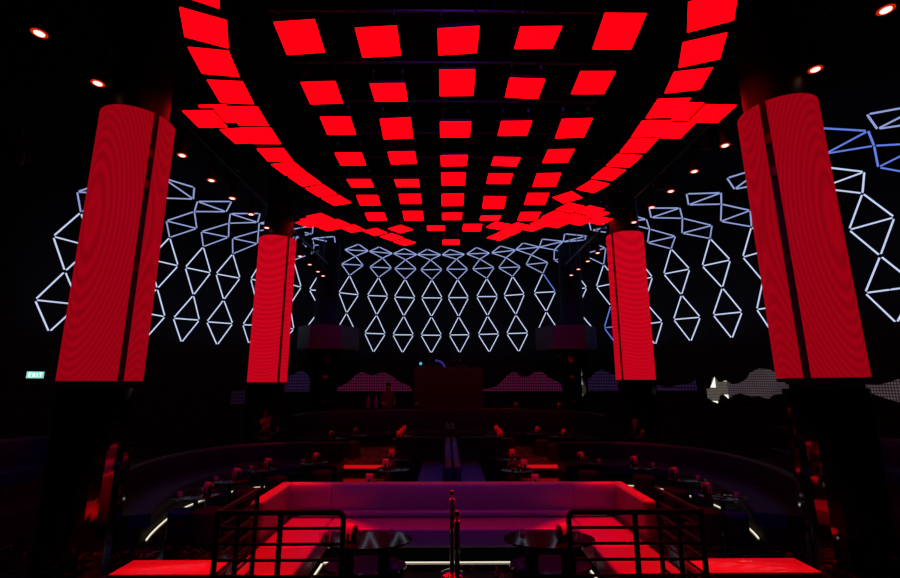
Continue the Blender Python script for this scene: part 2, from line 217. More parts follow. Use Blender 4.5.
def marble_mat():
    m = mat('black_marble', (0.006, 0.006, 0.006), 0.10)
    nt = m.node_tree
    b = nt.nodes['Principled BSDF']
    h = NT(m)
    tc = h.n('ShaderNodeTexCoord')
    n = h.n('ShaderNodeTexNoise')
    n.inputs['Scale'].default_value = 1.7
    n.inputs['Detail'].default_value = 6
    n.inputs['Distortion'].default_value = 2.2
    nt.links.new(tc.outputs['Object'], n.inputs['Vector'])
    br = h.n('ShaderNodeTexNoise')
    br.inputs['Scale'].default_value = 4.3
    nt.links.new(tc.outputs['Object'], br.inputs['Vector'])
    v = h.math('ABSOLUTE', h.math('SUBTRACT', n.outputs['Fac'], 0.52))
    v = h.math('ADD', v, h.math('MULTIPLY', h.math('GREATER_THAN', br.outputs['Fac'], 0.5), 0.1))
    sp = h.n('ShaderNodeSeparateXYZ')
    nt.links.new(tc.outputs['Object'], sp.inputs[0])
    r = h.n('ShaderNodeValToRGB')
    r.color_ramp.elements[0].position = 0.0
    r.color_ramp.elements[0].color = (0.34, 0.22, 0.16, 1)
    r.color_ramp.elements[1].position = 0.012
    r.color_ramp.elements[1].color = (0.005, 0.0045, 0.0045, 1)
    nt.links.new(v, r.inputs[0])
    nt.links.new(r.outputs[0], b.inputs['Base Color'])
    return m

def carpet_mat():
    m = mat('veined_carpet', (0.006, 0.006, 0.006), 0.9)
    nt = m.node_tree
    b = nt.nodes['Principled BSDF']
    h = NT(m)
    tc = h.n('ShaderNodeTexCoord')
    n = h.n('ShaderNodeTexNoise')
    n.inputs['Scale'].default_value = 5.5
    n.inputs['Detail'].default_value = 5
    n.inputs['Distortion'].default_value = 1.6
    nt.links.new(tc.outputs['Object'], n.inputs['Vector'])
    v = h.math('ABSOLUTE', h.math('SUBTRACT', n.outputs['Fac'], 0.5))
    r = h.n('ShaderNodeValToRGB')
    r.color_ramp.elements[0].position = 0.0
    r.color_ramp.elements[0].color = (0.45, 0.24, 0.14, 1)
    r.color_ramp.elements[1].position = 0.035
    r.color_ramp.elements[1].color = (0.012, 0.009, 0.009, 1)
    nt.links.new(v, r.inputs[0])
    nt.links.new(r.outputs[0], b.inputs['Base Color'])
    return m

def dot_mat(name, ca, cb, strength, pitch, sgn=0.7):
    """LED mesh: lit dots on a square pitch, colours drifting slowly"""
    m = mat(name, (0.004, 0.004, 0.006), 0.5)
    nt = m.node_tree
    b = nt.nodes['Principled BSDF']
    h = NT(m)
    tc = h.n('ShaderNodeTexCoord')
    sp = h.n('ShaderNodeSeparateXYZ')
    nt.links.new(tc.outputs['Object'], sp.inputs[0])
    k = 2 * PI / pitch
    u = h.math('SINE', h.math('MULTIPLY', h.math('ADD', sp.outputs['X'], h.math('MULTIPLY', sp.outputs['Y'], sgn)), k))
    v = h.math('SINE', h.math('MULTIPLY', sp.outputs['Z'], k))
    d = h.math('MULTIPLY', h.math('ADD', u, 1.0), h.math('ADD', v, 1.0))
    d = h.math('POWER', h.math('MULTIPLY', d, 0.25), 0.8)
    n = h.n('ShaderNodeTexNoise')
    n.inputs['Scale'].default_value = 1.3
    nt.links.new(tc.outputs['Object'], n.inputs['Vector'])
    mx = h.n('ShaderNodeMix', data_type='RGBA')
    mx.inputs[6].default_value = (*ca, 1)
    mx.inputs[7].default_value = (*cb, 1)
    nt.links.new(n.outputs['Fac'], mx.inputs[0])
    nt.links.new(mx.outputs[2], b.inputs['Emission Color'])
    st = h.math('MULTIPLY', h.math('ADD', h.math('MULTIPLY', d, 0.85), 0.08), strength)
    nt.links.new(st, b.inputs['Emission Strength'])
    return m

BLACK = mat('matte_black_paint', (0.004, 0.004, 0.005), 0.8, spec=0.2)
WALLM = mat('black_wall_paint', (0.003, 0.004, 0.008), 0.75, spec=0.2)
CEILM = mat('black_ceiling_paint', (0.0035, 0.0035, 0.004), 0.9, spec=0.1)
HOUS = mat('black_powder_coat', (0.010, 0.010, 0.012), 0.5, spec=0.3)
STEEL = mat('dark_brushed_steel', (0.10, 0.10, 0.13), 0.35, metal=1.0)
FERR = mat('steel_clamp', (0.45, 0.45, 0.5), 0.3, metal=1.0)
RAILM = mat('black_gloss_rail', (0.004, 0.004, 0.006), 0.4, spec=0.22)
TILE = lamp('red_led_tile', (1, 0.0, 0.0016), TILE_STRENGTH)
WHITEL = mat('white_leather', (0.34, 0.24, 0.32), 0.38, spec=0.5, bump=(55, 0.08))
SEAM = mat('dark_seam', (0.03, 0.02, 0.025), 0.7)
DARKL = mat('black_leather', (0.004, 0.008, 0.036), 0.45, spec=0.2, bump=(40, 0.08))
DARKS = mat('dark_seat_leather', (0.005, 0.010, 0.058), 0.5, spec=0.15, bump=(40, 0.08))
BLUEL = mat('blue_lit_leather', (0.004, 0.014, 0.085), 0.5, spec=0.3)  # blue light on seats and divider put into the leather colour
POUF = mat('maroon_velvet', (0.030, 0.012, 0.012), 0.85, spec=0.2, bump=(160, 0.2))
TABLEM = mat('black_glass_table', (0.010, 0.008, 0.010), 0.06, spec=0.8)
TABEDGE = mat('dark_table_metal', (0.03, 0.03, 0.03), 0.3, metal=0.8)
NAPKIN = mat('napkin_cloth', (0.92, 0.16, 0.16), 0.8)
HOLDER = mat('black_lacquer', (0.008, 0.008, 0.008), 0.25)
GLASS = mat('clear_glass', (0.9, 0.9, 0.95), 0.03)
GLASS.node_tree.nodes['Principled BSDF'].inputs['Transmission Weight'].default_value = 1.0
CHROME = mat('smoked_mirror', (0.30, 0.28, 0.30), 0.05, metal=1.0)
CHROME2 = mat('polished_chrome', (0.75, 0.72, 0.75), 0.08, metal=1.0)
STRIP = lamp('warm_white_strip', (1.0, 0.90, 0.68), 0.95)
REDSTEP = lamp('red_step_strip', (1, 0.004, 0.012), 0.62)
BAR_W = lamp('blue_white_tube', (0.60, 0.70, 1.0), 0.95)
BAR_B = lamp('soft_blue_tube', (0.42, 0.52, 1.0), 0.68)
BAR_D = lamp('deep_blue_tube', (0.16, 0.28, 1.0), 0.75)
LENS = lamp('hot_red_lens', (1.0, 0.50, 0.40), 2.6)
HALOR = lamp('red_lens_halo', (1.0, 0.02, 0.0), 0.55)  # red halo round each lens, put in as a glowing ring
EXITM = lamp('exit_sign_face', (0.30, 0.95, 0.80), 0.85)
EXITT = lamp('exit_sign_letters', (1.0, 1.0, 1.0), 1.5)
MARBLE = marble_mat()
CARPET = carpet_mat()
GLOSSW = mat('glossy_white_lacquer', (0.55, 0.50, 0.50), 0.10, spec=0.5)
SHIRT = mat('purple_grey_shirt', (0.05, 0.03, 0.075), 0.8)
SKIN = mat('skin_tone', (0.22, 0.11, 0.08), 0.6)
HAIRM = mat('dark_hair', (0.01, 0.008, 0.007), 0.6)

# ---------------------------------------------------------------- mesh helpers
def obj(name, bm, m, parent=None, smooth=False):
    me = bpy.data.meshes.new(name)
    bmesh.ops.recalc_face_normals(bm, faces=bm.faces)
    bm.to_mesh(me)
    bm.free()
    me.materials.append(m)
    if smooth:
        me.shade_smooth() if hasattr(me, 'shade_smooth') else None
        for p in me.polygons:
            p.use_smooth = True
        if smooth != 'all':
            me.set_sharp_from_angle(angle=math.radians(40))
    o = bpy.data.objects.new(name, me)
    COL.objects.link(o)
    if parent:
        o.parent = parent
    return o

def thing(name, label, cat, loc=(0, 0, 0), rz=0.0, group=None):
    o = bpy.data.objects.new(name, None)
    o.empty_display_size = 0.1
    COL.objects.link(o)
    o.location = loc
    o.rotation_euler = (0, 0, rz)
    tag(o, label, cat, group)
    return o

def tag(o, label, cat, group=None):
    o['label'] = label
    o['category'] = cat
    if group:
        o['group'] = group
    return o

def struct(name, bm, m, smooth=False):
    o = obj(name, bm, m, None, smooth)
    o['kind'] = 'structure'
    return o

def dup(root, loc, rz=None, label=None, group=None):
    r = root.copy()
    COL.objects.link(r)
    r.location = loc
    if rz is not None:
        r.rotation_euler = (0, 0, rz)
    if label:
        r['label'] = label
    if group:
        r['group'] = group
    for ch in list(root.children):
        c = ch.copy()
        COL.objects.link(c)
        c.parent = r
        for g in ch.children:
            d = g.copy()
            COL.objects.link(d)
            d.parent = c
    return r

def add_bm(dst, src):
    me = bpy.data.meshes.new('tmp')
    src.to_mesh(me)
    src.free()
    dst.from_mesh(me)
    bpy.data.meshes.remove(me)

def box(bm, x0, x1, y0, y1, z0, z1, bev=0.0, seg=2, rz=0.0, c=None):
    b = bmesh.new()
    bmesh.ops.create_cube(b, size=1.0)
    for v in b.verts:
        v.co = Vector(((x0 + x1) / 2 + v.co.x * (x1 - x0), (y0 + y1) / 2 + v.co.y * (y1 - y0), (z0 + z1) / 2 + v.co.z * (z1 - z0)))
    if bev:
        bmesh.ops.bevel(b, geom=b.edges[:], offset=bev, segments=seg, profile=0.5, affect='EDGES')
    if rz:
        cc = Vector(c) if c else Vector(((x0 + x1) / 2, (y0 + y1) / 2, 0))
        bmesh.ops.rotate(b, verts=b.verts, cent=cc, matrix=Matrix.Rotation(rz, 3, 'Z'))
    add_bm(bm, b)
    return bm

def rod(bm, a, b, r, seg=10, r2=None):
    a = Vector(a); b = Vector(b)
    d = b - a
    L = d.length
    t = bmesh.new()
    bmesh.ops.create_cone(t, cap_ends=True, segments=seg, radius1=r, radius2=r if r2 is None else r2, depth=L)
    q = d.to_track_quat('Z', 'Y').to_matrix().to_4x4()
    bmesh.ops.transform(t, verts=t.verts, matrix=Matrix.Translation((a + b) / 2) @ q)
    add_bm(bm, t)
    return bm

def lathe(bm, prof, seg=24, c=(0, 0), sx=1.0, sy=1.0):
    """prof: list of (r, z) from bottom to top; closed at the axis where r = 0"""
    rings = []
    for r, z in prof:
        if r < 1e-6:
            rings.append([bm.verts.new((c[0], c[1], z))])
        else:
            rings.append([bm.verts.new((c[0] + r * sx * math.cos(2 * PI * i / seg), c[1] + r * sy * math.sin(2 * PI * i / seg), z)) for i in range(seg)])
    for a, b in zip(rings, rings[1:]):
        if len(a) == 1 and len(b) == 1:
            continue
        for i in range(seg):
            j = (i + 1) % seg
            if len(a) == 1:
                bm.faces.new((a[0], b[i], b[j]))
            elif len(b) == 1:
                bm.faces.new((a[i], a[j], b[0]))
            else:
                bm.faces.new((a[i], a[j], b[j], b[i]))
    if len(rings[0]) > 1:
        bm.faces.new(rings[0][::-1])
    if len(rings[-1]) > 1:
        bm.faces.new(rings[-1])
    return bm

def ball(bm, c, r, seg=14, s=(1, 1, 1)):
    t = bmesh.new()
    bmesh.ops.create_uvsphere(t, u_segments=seg, v_segments=max(6, seg // 2 + 1), radius=r)
    for v in t.verts:
        v.co = Vector((c[0] + v.co.x * s[0], c[1] + v.co.y * s[1], c[2] + v.co.z * s[2]))
    add_bm(bm, t)
    return bm

def spline(pts, step=0.12):
    """Catmull-Rom through 2D points, resampled evenly"""
    P = [Vector(p) for p in pts]
    P = [P[0] * 2 - P[1]] + P + [P[-1] * 2 - P[-2]]
    out = []
    for i in range(1, len(P) - 2):
        for k in range(16):
            t = k / 16
            p0, p1, p2, p3 = P[i - 1], P[i], P[i + 1], P[i + 2]
            out.append(0.5 * ((2 * p1) + (p2 - p0) * t + (2 * p0 - 5 * p1 + 4 * p2 - p3) * t * t + (3 * p1 - p0 - 3 * p2 + p3) * t ** 3))
    out.append(P[-2])
    res = [out[0]]
    acc = 0
    for a, b in zip(out, out[1:]):
        acc += (b - a).length
        if acc >= step:
            res.append(b)
            acc = 0
    if (res[-1] - out[-1]).length > step * 0.3:
        res.append(out[-1])
    else:
        res[-1] = out[-1]
    return res

def normals2(path):
    n = []
    for i in range(len(path)):
        t = path[min(i + 1, len(path) - 1)] - path[max(i - 1, 0)]
        t.normalize()
        n.append(Vector((t.y, -t.x)))
    return n

def sweep(bm, path, nrm, prof):
    """closed profile [(offset along the normal, z)] along a plan path"""
    rings = []
    for p, n in zip(path, nrm):
        rings.append([bm.verts.new((p.x + n.x * o, p.y + n.y * o, z)) for o, z in prof])
    k = len(prof)
    for a, b in zip(rings, rings[1:]):
        for i in range(k):
            j = (i + 1) % k
            bm.faces.new((a[i], a[j], b[j], b[i]))
    bm.faces.new(rings[0][::-1])
    bm.faces.new(rings[-1])
    return bm

def rrect(x0, x1, z0, z1, r, n=3):
    pts = []
    for cx, cz, a0 in ((x1 - r, z0 + r, -90), (x1 - r, z1 - r, 0), (x0 + r, z1 - r, 90), (x0 + r, z0 + r, 180)):
        for i in range(n + 1):
            a = math.radians(a0 + 90 * i / n)
            pts.append((cx + r * math.cos(a), cz + r * math.sin(a)))
    return pts

def prism(bm, poly, z0, z1):
    a = [bm.verts.new((x, y, z0)) for x, y in poly]
    b = [bm.verts.new((x, y, z1)) for x, y in poly]
    n = len(poly)
    bm.faces.new(a[::-1])
    bm.faces.new(b)
    for i in range(n):
        j = (i + 1) % n
        bm.faces.new((a[i], a[j], b[j], b[i]))
    return bm

B = bmesh.new

# ---------------------------------------------------------------- the setting
WL = [Vector(p) for p in WALL]
CEIL_Z = 8.3
def wall_strip(name, pts):
    bm = B()
    out = []
    for i, p in enumerate(pts):
        t = pts[min(i + 1, len(pts) - 1)] - pts[max(i - 1, 0)]
        t.normalize()
        n = Vector((-t.y, t.x))
        out.append((p, p + n * 0.2))
    a0 = [bm.verts.new((p.x, p.y, 0)) for p, q in out]
    a1 = [bm.verts.new((p.x, p.y, CEIL_Z)) for p, q in out]
    b0 = [bm.verts.new((q.x, q.y, 0)) for p, q in out]
    b1 = [bm.verts.new((q.x, q.y, CEIL_Z)) for p, q in out]
    for i in range(len(out) - 1):
        bm.faces.new((a0[i], a0[i + 1], a1[i + 1], a1[i]))
        bm.faces.new((b0[i], b1[i], b1[i + 1], b0[i + 1]))
        bm.faces.new((a1[i], a1[i + 1], b1[i + 1], b1[i]))
        bm.faces.new((a0[i], b0[i], b0[i + 1], a0[i + 1]))
    for i in (0, -1):
        bm.faces.new((a0[i], a1[i], b1[i], b0[i]))
    return struct(name, bm, WALLM)

XL, XR, YN = -14.49, 14.0, -4.0
left = [Vector((XL, YN))] + WL[:8]
wall_strip('wall_left', left)
wall_strip('wall_back', WL[7:19])
right = WL[18:] + [Vector((XR, WL[-1].y - 2.0)), Vector((XR, YN))]
wall_strip('wall_right', right)
struct('wall_front', box(B(), XL, XR, YN - 0.2, YN, 0, CEIL_Z), WALLM)
struct('floor', box(B(), XL - 0.2, XR + 0.2, YN - 0.2, 24, -0.2, 0), MARBLE)
struct('ceiling', box(B(), XL - 0.2, XR + 0.2, YN - 0.2, 24, CEIL_Z, CEIL_Z + 0.1), CEILM)
# raised floors: the rear tier, the stage behind it and the near landing with the rails
tier_poly = [(-3.3, 11.84), (3.6, 11.84), (3.85, 12.6), (4.75, 12.7), (4.75, 16.62), (-4.6, 16.62), (-4.6, 12.7), (-3.8, 12.6)]
struct('floor_tier', prism(B(), tier_poly, 0.0, 0.2), CARPET)
struct('floor_stage', box(B(), -6.4, 6.6, 16.64, 19.7, 0, 0.4), BLACK)
struct('floor_landing', box(B(), -3.6, 3.9, -3.9, 4.66, 0, 0.3), BLACK)
for s, x0, x1 in ((-1, -11.0, -5.95), (1, 6.2, 11.2)):
    struct('floor_gallery', box(B(), x0, x1, 4.4, 11.4, 0, 0.4), BLACK)

# ---------------------------------------------------------------- red LED tiles overhead
COLW = {'A': 'far left column', 'B': 'second column from the left', 'C': 'middle column', 'D': 'second column from the right', 'E': 'far right column'}
ORD = ['nearest', 'second', 'third', 'fourth', 'fifth', 'sixth', 'seventh', 'eighth', 'ninth', 'tenth', 'eleventh', 'twelfth', 'thirteenth', 'fourteenth']
col_seen = {}
arc_seen = {}
ARC = {'L': 'left arc of the oval', 'R': 'right arc of the oval', 'M': 'left far cluster by the rear pillar', 'N': 'right far cluster by the rear pillar'}
TILES = [t if t[0] != 'L0' else ('L0', -2.66, 4.15, 6.3, 0.0, 0.0, 27.0) for t in TILES]
def covered(px, py, z, me):
    for o in TILES:
        if o[0] == me or o[3] <= z:
            continue
        w = math.radians(o[6])
        dx, dy = px - o[1], py - o[2]
        if abs(dx * math.cos(w) + dy * math.sin(w)) < 0.28 and abs(-dx * math.sin(w) + dy * math.cos(w)) < 0.28:
            return True
    return False
for nm, x, y, z, pa, pb, yw in TILES:
    if nm[0] in COLW:
        k = col_seen.get(nm[0], 0)
        col_seen[nm[0]] = k + 1
        lab = 'red LED ceiling tile, %s in the grid\'s %s' % (ORD[k], COLW[nm[0]])
        grp = 'red LED tiles in the ceiling grid'
    else:
        k = arc_seen.get(nm[0], 0)
        arc_seen[nm[0]] = k + 1
        lab = 'red LED ceiling tile, %s in the %s' % (ORD[k], ARC[nm[0]])
        grp = 'red LED tiles of the oval ring'
    t = thing('led_tile', lab, 'light panel', (x, y, z), 0, grp)
    a, b, w = math.radians(pa), math.radians(pb), math.radians(yw)
    ux = Vector((math.cos(b) * math.cos(w), math.cos(b) * math.sin(w), math.sin(b)))
    uy = Vector((-math.cos(a) * math.sin(w), math.cos(a) * math.cos(w), math.sin(a)))
    un = ux.cross(uy).normalized()
    def slab(h, d0, d1):
        bm = B()
        v = [bm.verts.new(ux * (h * i) + uy * (h * j) + un * d) for d in (d0, d1) for i, j in ((-1, -1), (1, -1), (1, 1), (-1, 1))]
        for f in ((0, 1, 2, 3), (4, 5, 6, 7), (0, 1, 5, 4), (1, 2, 6, 5), (2, 3, 7, 6), (3, 0, 4, 7)):
            bm.faces.new([v[i] for i in f])
        return bm
    obj('screen', slab(0.240, 0.0, 0.012), TILE, t)
    obj('housing', slab(0.238, 0.013, 0.06), HOUS, t)
    cs = sorted([c for c in [ux * (0.2 * i) + uy * (0.2 * j) for i, j in ((-1, -1), (1, -1), (1, 1), (-1, 1))] if not covered(x + c.x, y + c.y, z, nm)], key=lambda c: c.y)[:2]
    for c in cs:
        p = c + un * 0.06
        bm = B()
        rod(bm, p, (p.x, p.y, CEIL_Z - z), 0.006, 6)
        rod(bm, (p.x, p.y, p.z), (p.x, p.y, p.z + 0.05), 0.014, 8)
        r = obj('suspension_rod', bm, STEEL, t)
        bm = B()
        rod(bm, (p.x, p.y, p.z + 0.12), (p.x, p.y, p.z + 0.17), 0.022, 8)
        obj('clamp', bm, FERR, r)

# slim cross pipes of the rig above the grid
for k, y in enumerate((4.2, 5.25, 6.25, 7.25, 8.3, 9.3, 10.3, 11.05)):
    t = thing('rig_pipe', 'dark steel cross pipe above the tile grid, %s one from the camera' % ORD[k], 'pipe', (0.14, y, 7.0), 0, 'rig pipes above the tile grid')
    obj('pipe', rod(B(), (-2.5, 0, 0), (2.5, 0, 0), 0.022, 8), STEEL, t)
    for s in (-2.2, 0.5, 2.2):
        obj('drop_rod', rod(B(), (s, 0, 0.02), (s, 0, CEIL_Z - 7.0), 0.012, 6), STEEL, t)

# ---------------------------------------------------------------- LED diamonds on the curved wall
def centre(pts):
    return sum(pts, Vector()) / len(pts)
SPOT = {'Ly': 'outermost chain left of the front left pillar', 'L0': 'chain mostly behind the front left pillar', 'La': 'chain just right of the front left pillar',
        'Lb': 'second chain right of the front left pillar', 'Lc': 'third chain right of the front left pillar', 'Ld': 'chain at the left edge of the rear left pillar',
        'Le': 'chain at the right edge of the rear left pillar', 'Lf': 'chain behind the dark left column', 'B1': 'chain just right of the dark left column',
        'B2': 'second chain right of the dark left column', 'B3': 'third chain right of the dark left column', 'B4': 'chain just left of the stage centre',
        'B5': 'chain just right of the stage centre', 'B6': 'third chain left of the dark right column', 'B7': 'second chain left of the dark right column',
        'B8': 'chain just left of the dark right column', 'B9': 'chain behind the dark right column', 'R1': 'chain at the left edge of the rear right pillar',
        'R2': 'chain at the right edge of the rear right pillar', 'R3': 'second chain right of the rear right pillar', 'R4': 'third chain right of the rear right pillar',
        'R5': 'chain at the left edge of the front right pillar', 'R6': 'chain mostly behind the front right pillar', 'R7': 'chain right of the front right pillar',
        'R8': 'chain at the right frame edge', 'R9': 'outermost right chain at the top'}
LEVEL = ['lowest', 'second up', 'third up', 'topmost']
for nm, P, vis in CHAINS:
    P = [Vector(p) for p in P]
    for k in range(4):
        if not vis[k] or (nm == 'Lf' and k == 3):
            continue
        lo, hi, l, r = P[k], P[k + 1], P[5 + 2 * k], P[6 + 2 * k]
        c = centre([lo, hi, l, r])
        t = thing('led_diamond', 'LED diamond, %s, %s' % (LEVEL[k], SPOT[nm]), 'light', c, 0, 'LED diamonds on the curved wall')
        for q, (a, b) in enumerate(((lo, l), (lo, r), (hi, l), (hi, r), (l, r))):
            d = (b - a) * 0.05
            m = BAR_W if k < 2 else BAR_B
            if (nm in ('R7', 'R8') and k >= 2) or (nm == 'B8' and k == 1 and q == 3) or (nm == 'R1' and k == 0):
                m = BAR_D
            if nm == 'R7' and k == 2:
                m = BAR_W
            obj('light_bar', rod(B(), a + d - c, b - d - c, 0.0205, 8), m, t)
        if k < 2:
            w = min(WL, key=lambda p: (Vector((c.x, c.y)) - p).length)
            j = min(range(len(WL) - 1), key=lambda i: ((WL[i] + WL[i + 1]) / 2 - Vector((c.x, c.y))).length)
            e = (WL[j + 1] - WL[j]).normalized()
            rel = Vector((c.x, c.y)) - WL[j]
            foot = WL[j] + e * rel.dot(e)
            obj('wall_mount', rod(B(), (0, 0, 0), (foot.x - c.x, foot.y - c.y, 0), 0.012, 6), HOUS, t)
        else:
            obj('hanger', rod(B(), hi - c, (hi.x - c.x, hi.y - c.y, CEIL_Z - c.z), 0.006, 6), HOUS, t)

# ---------------------------------------------------------------- LED wave displays low on the wall
DOT_P = dot_mat('pink_led_dots', (0.60, 0.03, 0.13), (0.30, 0.04, 0.26), 0.22, 0.13)
DOT_B = dot_mat('violet_led_dots', (0.10, 0.06, 0.30), (0.16, 0.06, 0.30), 0.19, 0.13)
DOT_PR = dot_mat('pink_led_dots_right', (0.60, 0.03, 0.13), (0.30, 0.04, 0.26), 0.22, 0.13, -0.7)
DOT_BR = dot_mat('violet_led_dots_right', (0.10, 0.06, 0.30), (0.16, 0.06, 0.30), 0.19, 0.13, -0.7)
DOT_W = dot_mat('pale_led_dots', (0.55, 0.45, 0.42), (0.22, 0.12, 0.25), 0.30, 0.075, -0.9)
GREYL = dot_mat('grey_led_block', (0.62, 0.54, 0.46), (0.50, 0.42, 0.36), 0.40, 0.05, -0.9)
FLARE = lamp('white_led_flare', (1.0, 0.98, 0.92), 1.2)
def wave(key, label, m):
    pts = WAVES[key]
    o = Vector(pts[len(pts) // 2][:3])
    t = thing('led_wave_display', label, 'screen', (o.x, o.y, 1.6), 0, 'LED wave displays on the wall')
    def ribbon(off, rows):
        bm = B()
        F, K = [], []
        n = len(pts)
        for i, p in enumerate(pts):
            q0, q1 = pts[max(i - 1, 0)], pts[min(i + 1, n - 1)]
            d = Vector((q1[0] - q0[0], q1[1] - q0[1])).normalized()
            nn = Vector((d.y, -d.x))
            z0, z1 = rows(p)
            a = Vector((p[0] - o.x + nn.x * off, p[1] - o.y + nn.y * off, 0))
            b = a - Vector((nn.x, nn.y, 0)) * 0.012
            F.append((bm.verts.new((a.x, a.y, z0)), bm.verts.new((a.x, a.y, z1))))
            K.append((bm.verts.new((b.x, b.y, z0)), bm.verts.new((b.x, b.y, z1))))
        for i in range(n - 1):
            bm.faces.new((F[i][0], F[i + 1][0], F[i + 1][1], F[i][1]))
            bm.faces.new((K[i][0], K[i][1], K[i + 1][1], K[i + 1][0]))
            bm.faces.new((F[i][1], F[i + 1][1], K[i + 1][1], K[i][1]))
            bm.faces.new((F[i][0], K[i][0], K[i + 1][0], F[i + 1][0]))
        for i in (0, n - 1):
            bm.faces.new((F[i][0], F[i][1], K[i][1], K[i][0]))
        return bm
    top = max(p[2] for p in pts) - 1.6 + 0.15
    bot = min(p[3] for p in pts) - 1.6 - 0.1
    obj('lit_wave', ribbon(0.02, lambda p: (p[3] - 1.6, max(p[2] - 1.6, p[3] - 1.6 + 0.02))), m, t)
    obj('backing_panel', ribbon(0.0, lambda p: (bot, top)), BLACK, t)
    return t
wave('W0', 'violet wave display strip left of the rear left pillar', dot_mat('dim_violet_led_dots', (0.10, 0.06, 0.30), (0.16, 0.06, 0.30), 0.07, 0.13))
wave('W1', 'violet wave hump display between rear left pillar and dark column', DOT_B)
wave('W2', 'pink double-peaked wave display left of the DJ booth', DOT_P)
wave('W3', 'pink double-peaked wave display right of the DJ booth', DOT_PR)
wave('W4', 'violet wave hump display left of the rear right pillar', DOT_BR)
wave('W5', 'thin sparse violet wave display right of the rear right pillar', DOT_BR)
w6 = wave('W6a', 'bright white flared wave display on the right wall', GREYL)
wave('W6b', 'pale meshed fish-shaped wave display left of the front right pillar', DOT_W)
wave('W7', 'pale wave display right of the front right pillar', DOT_W)
pa = WAVES['W6a']
o6 = w6.location
def flare(i0, i1, up):
    a, b = Vector(pa[i0][:3]), Vector(pa[i1][:3])
    za, zb = (pa[i0][2], pa[i1][2]) if up else (pa[i0][3], pa[i1][3])
    nn = Vector((-0.75, -0.62, 0)) * 0.045
    bm = B()
    zt = max(za, zb) if up else min(za, zb)
    base = (min(za, zb) + 0.02) if up else (max(za, zb) - 0.02)
    tip = a if (za > zb) == up else b
    vs = [(a.x, a.y, base), (b.x, b.y, base), (tip.x, tip.y, zt)]
    f = [bm.verts.new(Vector(v) + nn - Vector(o6)) for v in vs]
    g = [bm.verts.new(Vector(v) + nn * 0.7 - Vector(o6)) for v in vs]
    bm.faces.new(f); bm.faces.new(g[::-1])
    for i in range(3):
        j = (i + 1) % 3
        bm.faces.new((f[i], f[j], g[j], g[i]))
    obj('white_flare', bm, FLARE, w6)
n6 = len(pa)
flare(2, 4, True); flare(n6 - 3, n6 - 1, True); flare(2, 5, False); flare(n6 - 3, n6 - 1, False)

# ---------------------------------------------------------------- LED pillars
def arc_panel(bm, r0, r1, a0, a1, z0, z1, n=28):
    A = []
    for i in range(n + 1):
        a = a0 + (a1 - a0) * i / n
        ca, sa = math.cos(a), math.sin(a)
        A.append([bm.verts.new((r * ca, r * sa, z)) for r, z in ((r1, z0), (r1, z1), (r0, z1), (r0, z0))])
    for p, q in zip(A, A[1:]):
        for i in range(4):
            j = (i + 1) % 4
            bm.faces.new((p[i], q[i], q[j], p[j]))
    bm.faces.new(A[0]); bm.faces.new(A[-1][::-1])
    return bm
def led_pillar(label, x, y, R, ztop, gap_deg, m, zb=2.2):
    t = thing('led_pillar', label, 'pillar', (x, y, 0), 0, 'LED-clad pillars')
    # gap_deg: direction of the visible slot; three curved screens with three slots
    g = math.radians(gap_deg)
    half = 0.095 * 0.45 / R
    for k in range(3):
        a0 = g + k * 2 * PI / 3 + half
        a1 = g + (k + 1) * 2 * PI / 3 - half
        s = obj('led_screen', arc_panel(B(), R - 0.02, R, a0, a1, zb, ztop), m, t, smooth=True)
    core = obj('core', lathe(B(), [(R * 0.8, 2.16), (R * 0.8, ztop + 0.02), (R * 0.80, CEIL_Z)], 32), HOUS, t, smooth=True)
    for z in (3.6, 4.75, 5.2):
        ca, sa = math.cos(g), math.sin(g)
        bm = B()
        box(bm, R * 0.78, R * 0.9, -0.055, 0.055, z, z + 0.12)
        bmesh.ops.rotate(bm, verts=bm.verts, cent=(0, 0, 0), matrix=Matrix.Rotation(g, 3, 'Z'))
        obj('slot_bracket', bm, STEEL, core)
    obj('soffit_ring', lathe(B(), [(R * 0.98, zb - 0.05), (R * 1.0, zb - 0.005)], 48), BLACK, t)
    rng = random.Random(int(x * 100))
    bm = B()
    prof = []
    zz = [0.0, 0.42, 0.9, 1.3, 1.72, 2.11]
    seg = 22
    rings = []
    for z in zz:
        rings.append([bm.verts.new(((R * 0.93 + rng.uniform(-0.010, 0.010)) * math.cos(2 * PI * i / seg), (R * 0.93 + rng.uniform(-0.010, 0.010)) * math.sin(2 * PI * i / seg), z)) for i in range(seg)])
    for a, b in zip(rings, rings[1:]):
        for i in range(seg):
            j = (i + 1) % seg
            bm.faces.new((a[i], a[j], b[j], b[i]))
    bm.faces.new(rings[0][::-1]); bm.faces.new(rings[-1])
    obj('mirror_cladding', bm, CHROME, t)
    return t
F1 = led_column_mat('front_led_left', FRONT_LED, 230.0, 15.0, 4.25, -0.10, 0.15)
F2 = led_column_mat('front_led_right', FRONT_LED, 230.0, 15.0, 4.1, 0.12, 0.15)
F3 = led_column_mat('rear_led', REAR_LED, 40.0, 9.0, 6.8, 0.0, 0.14)
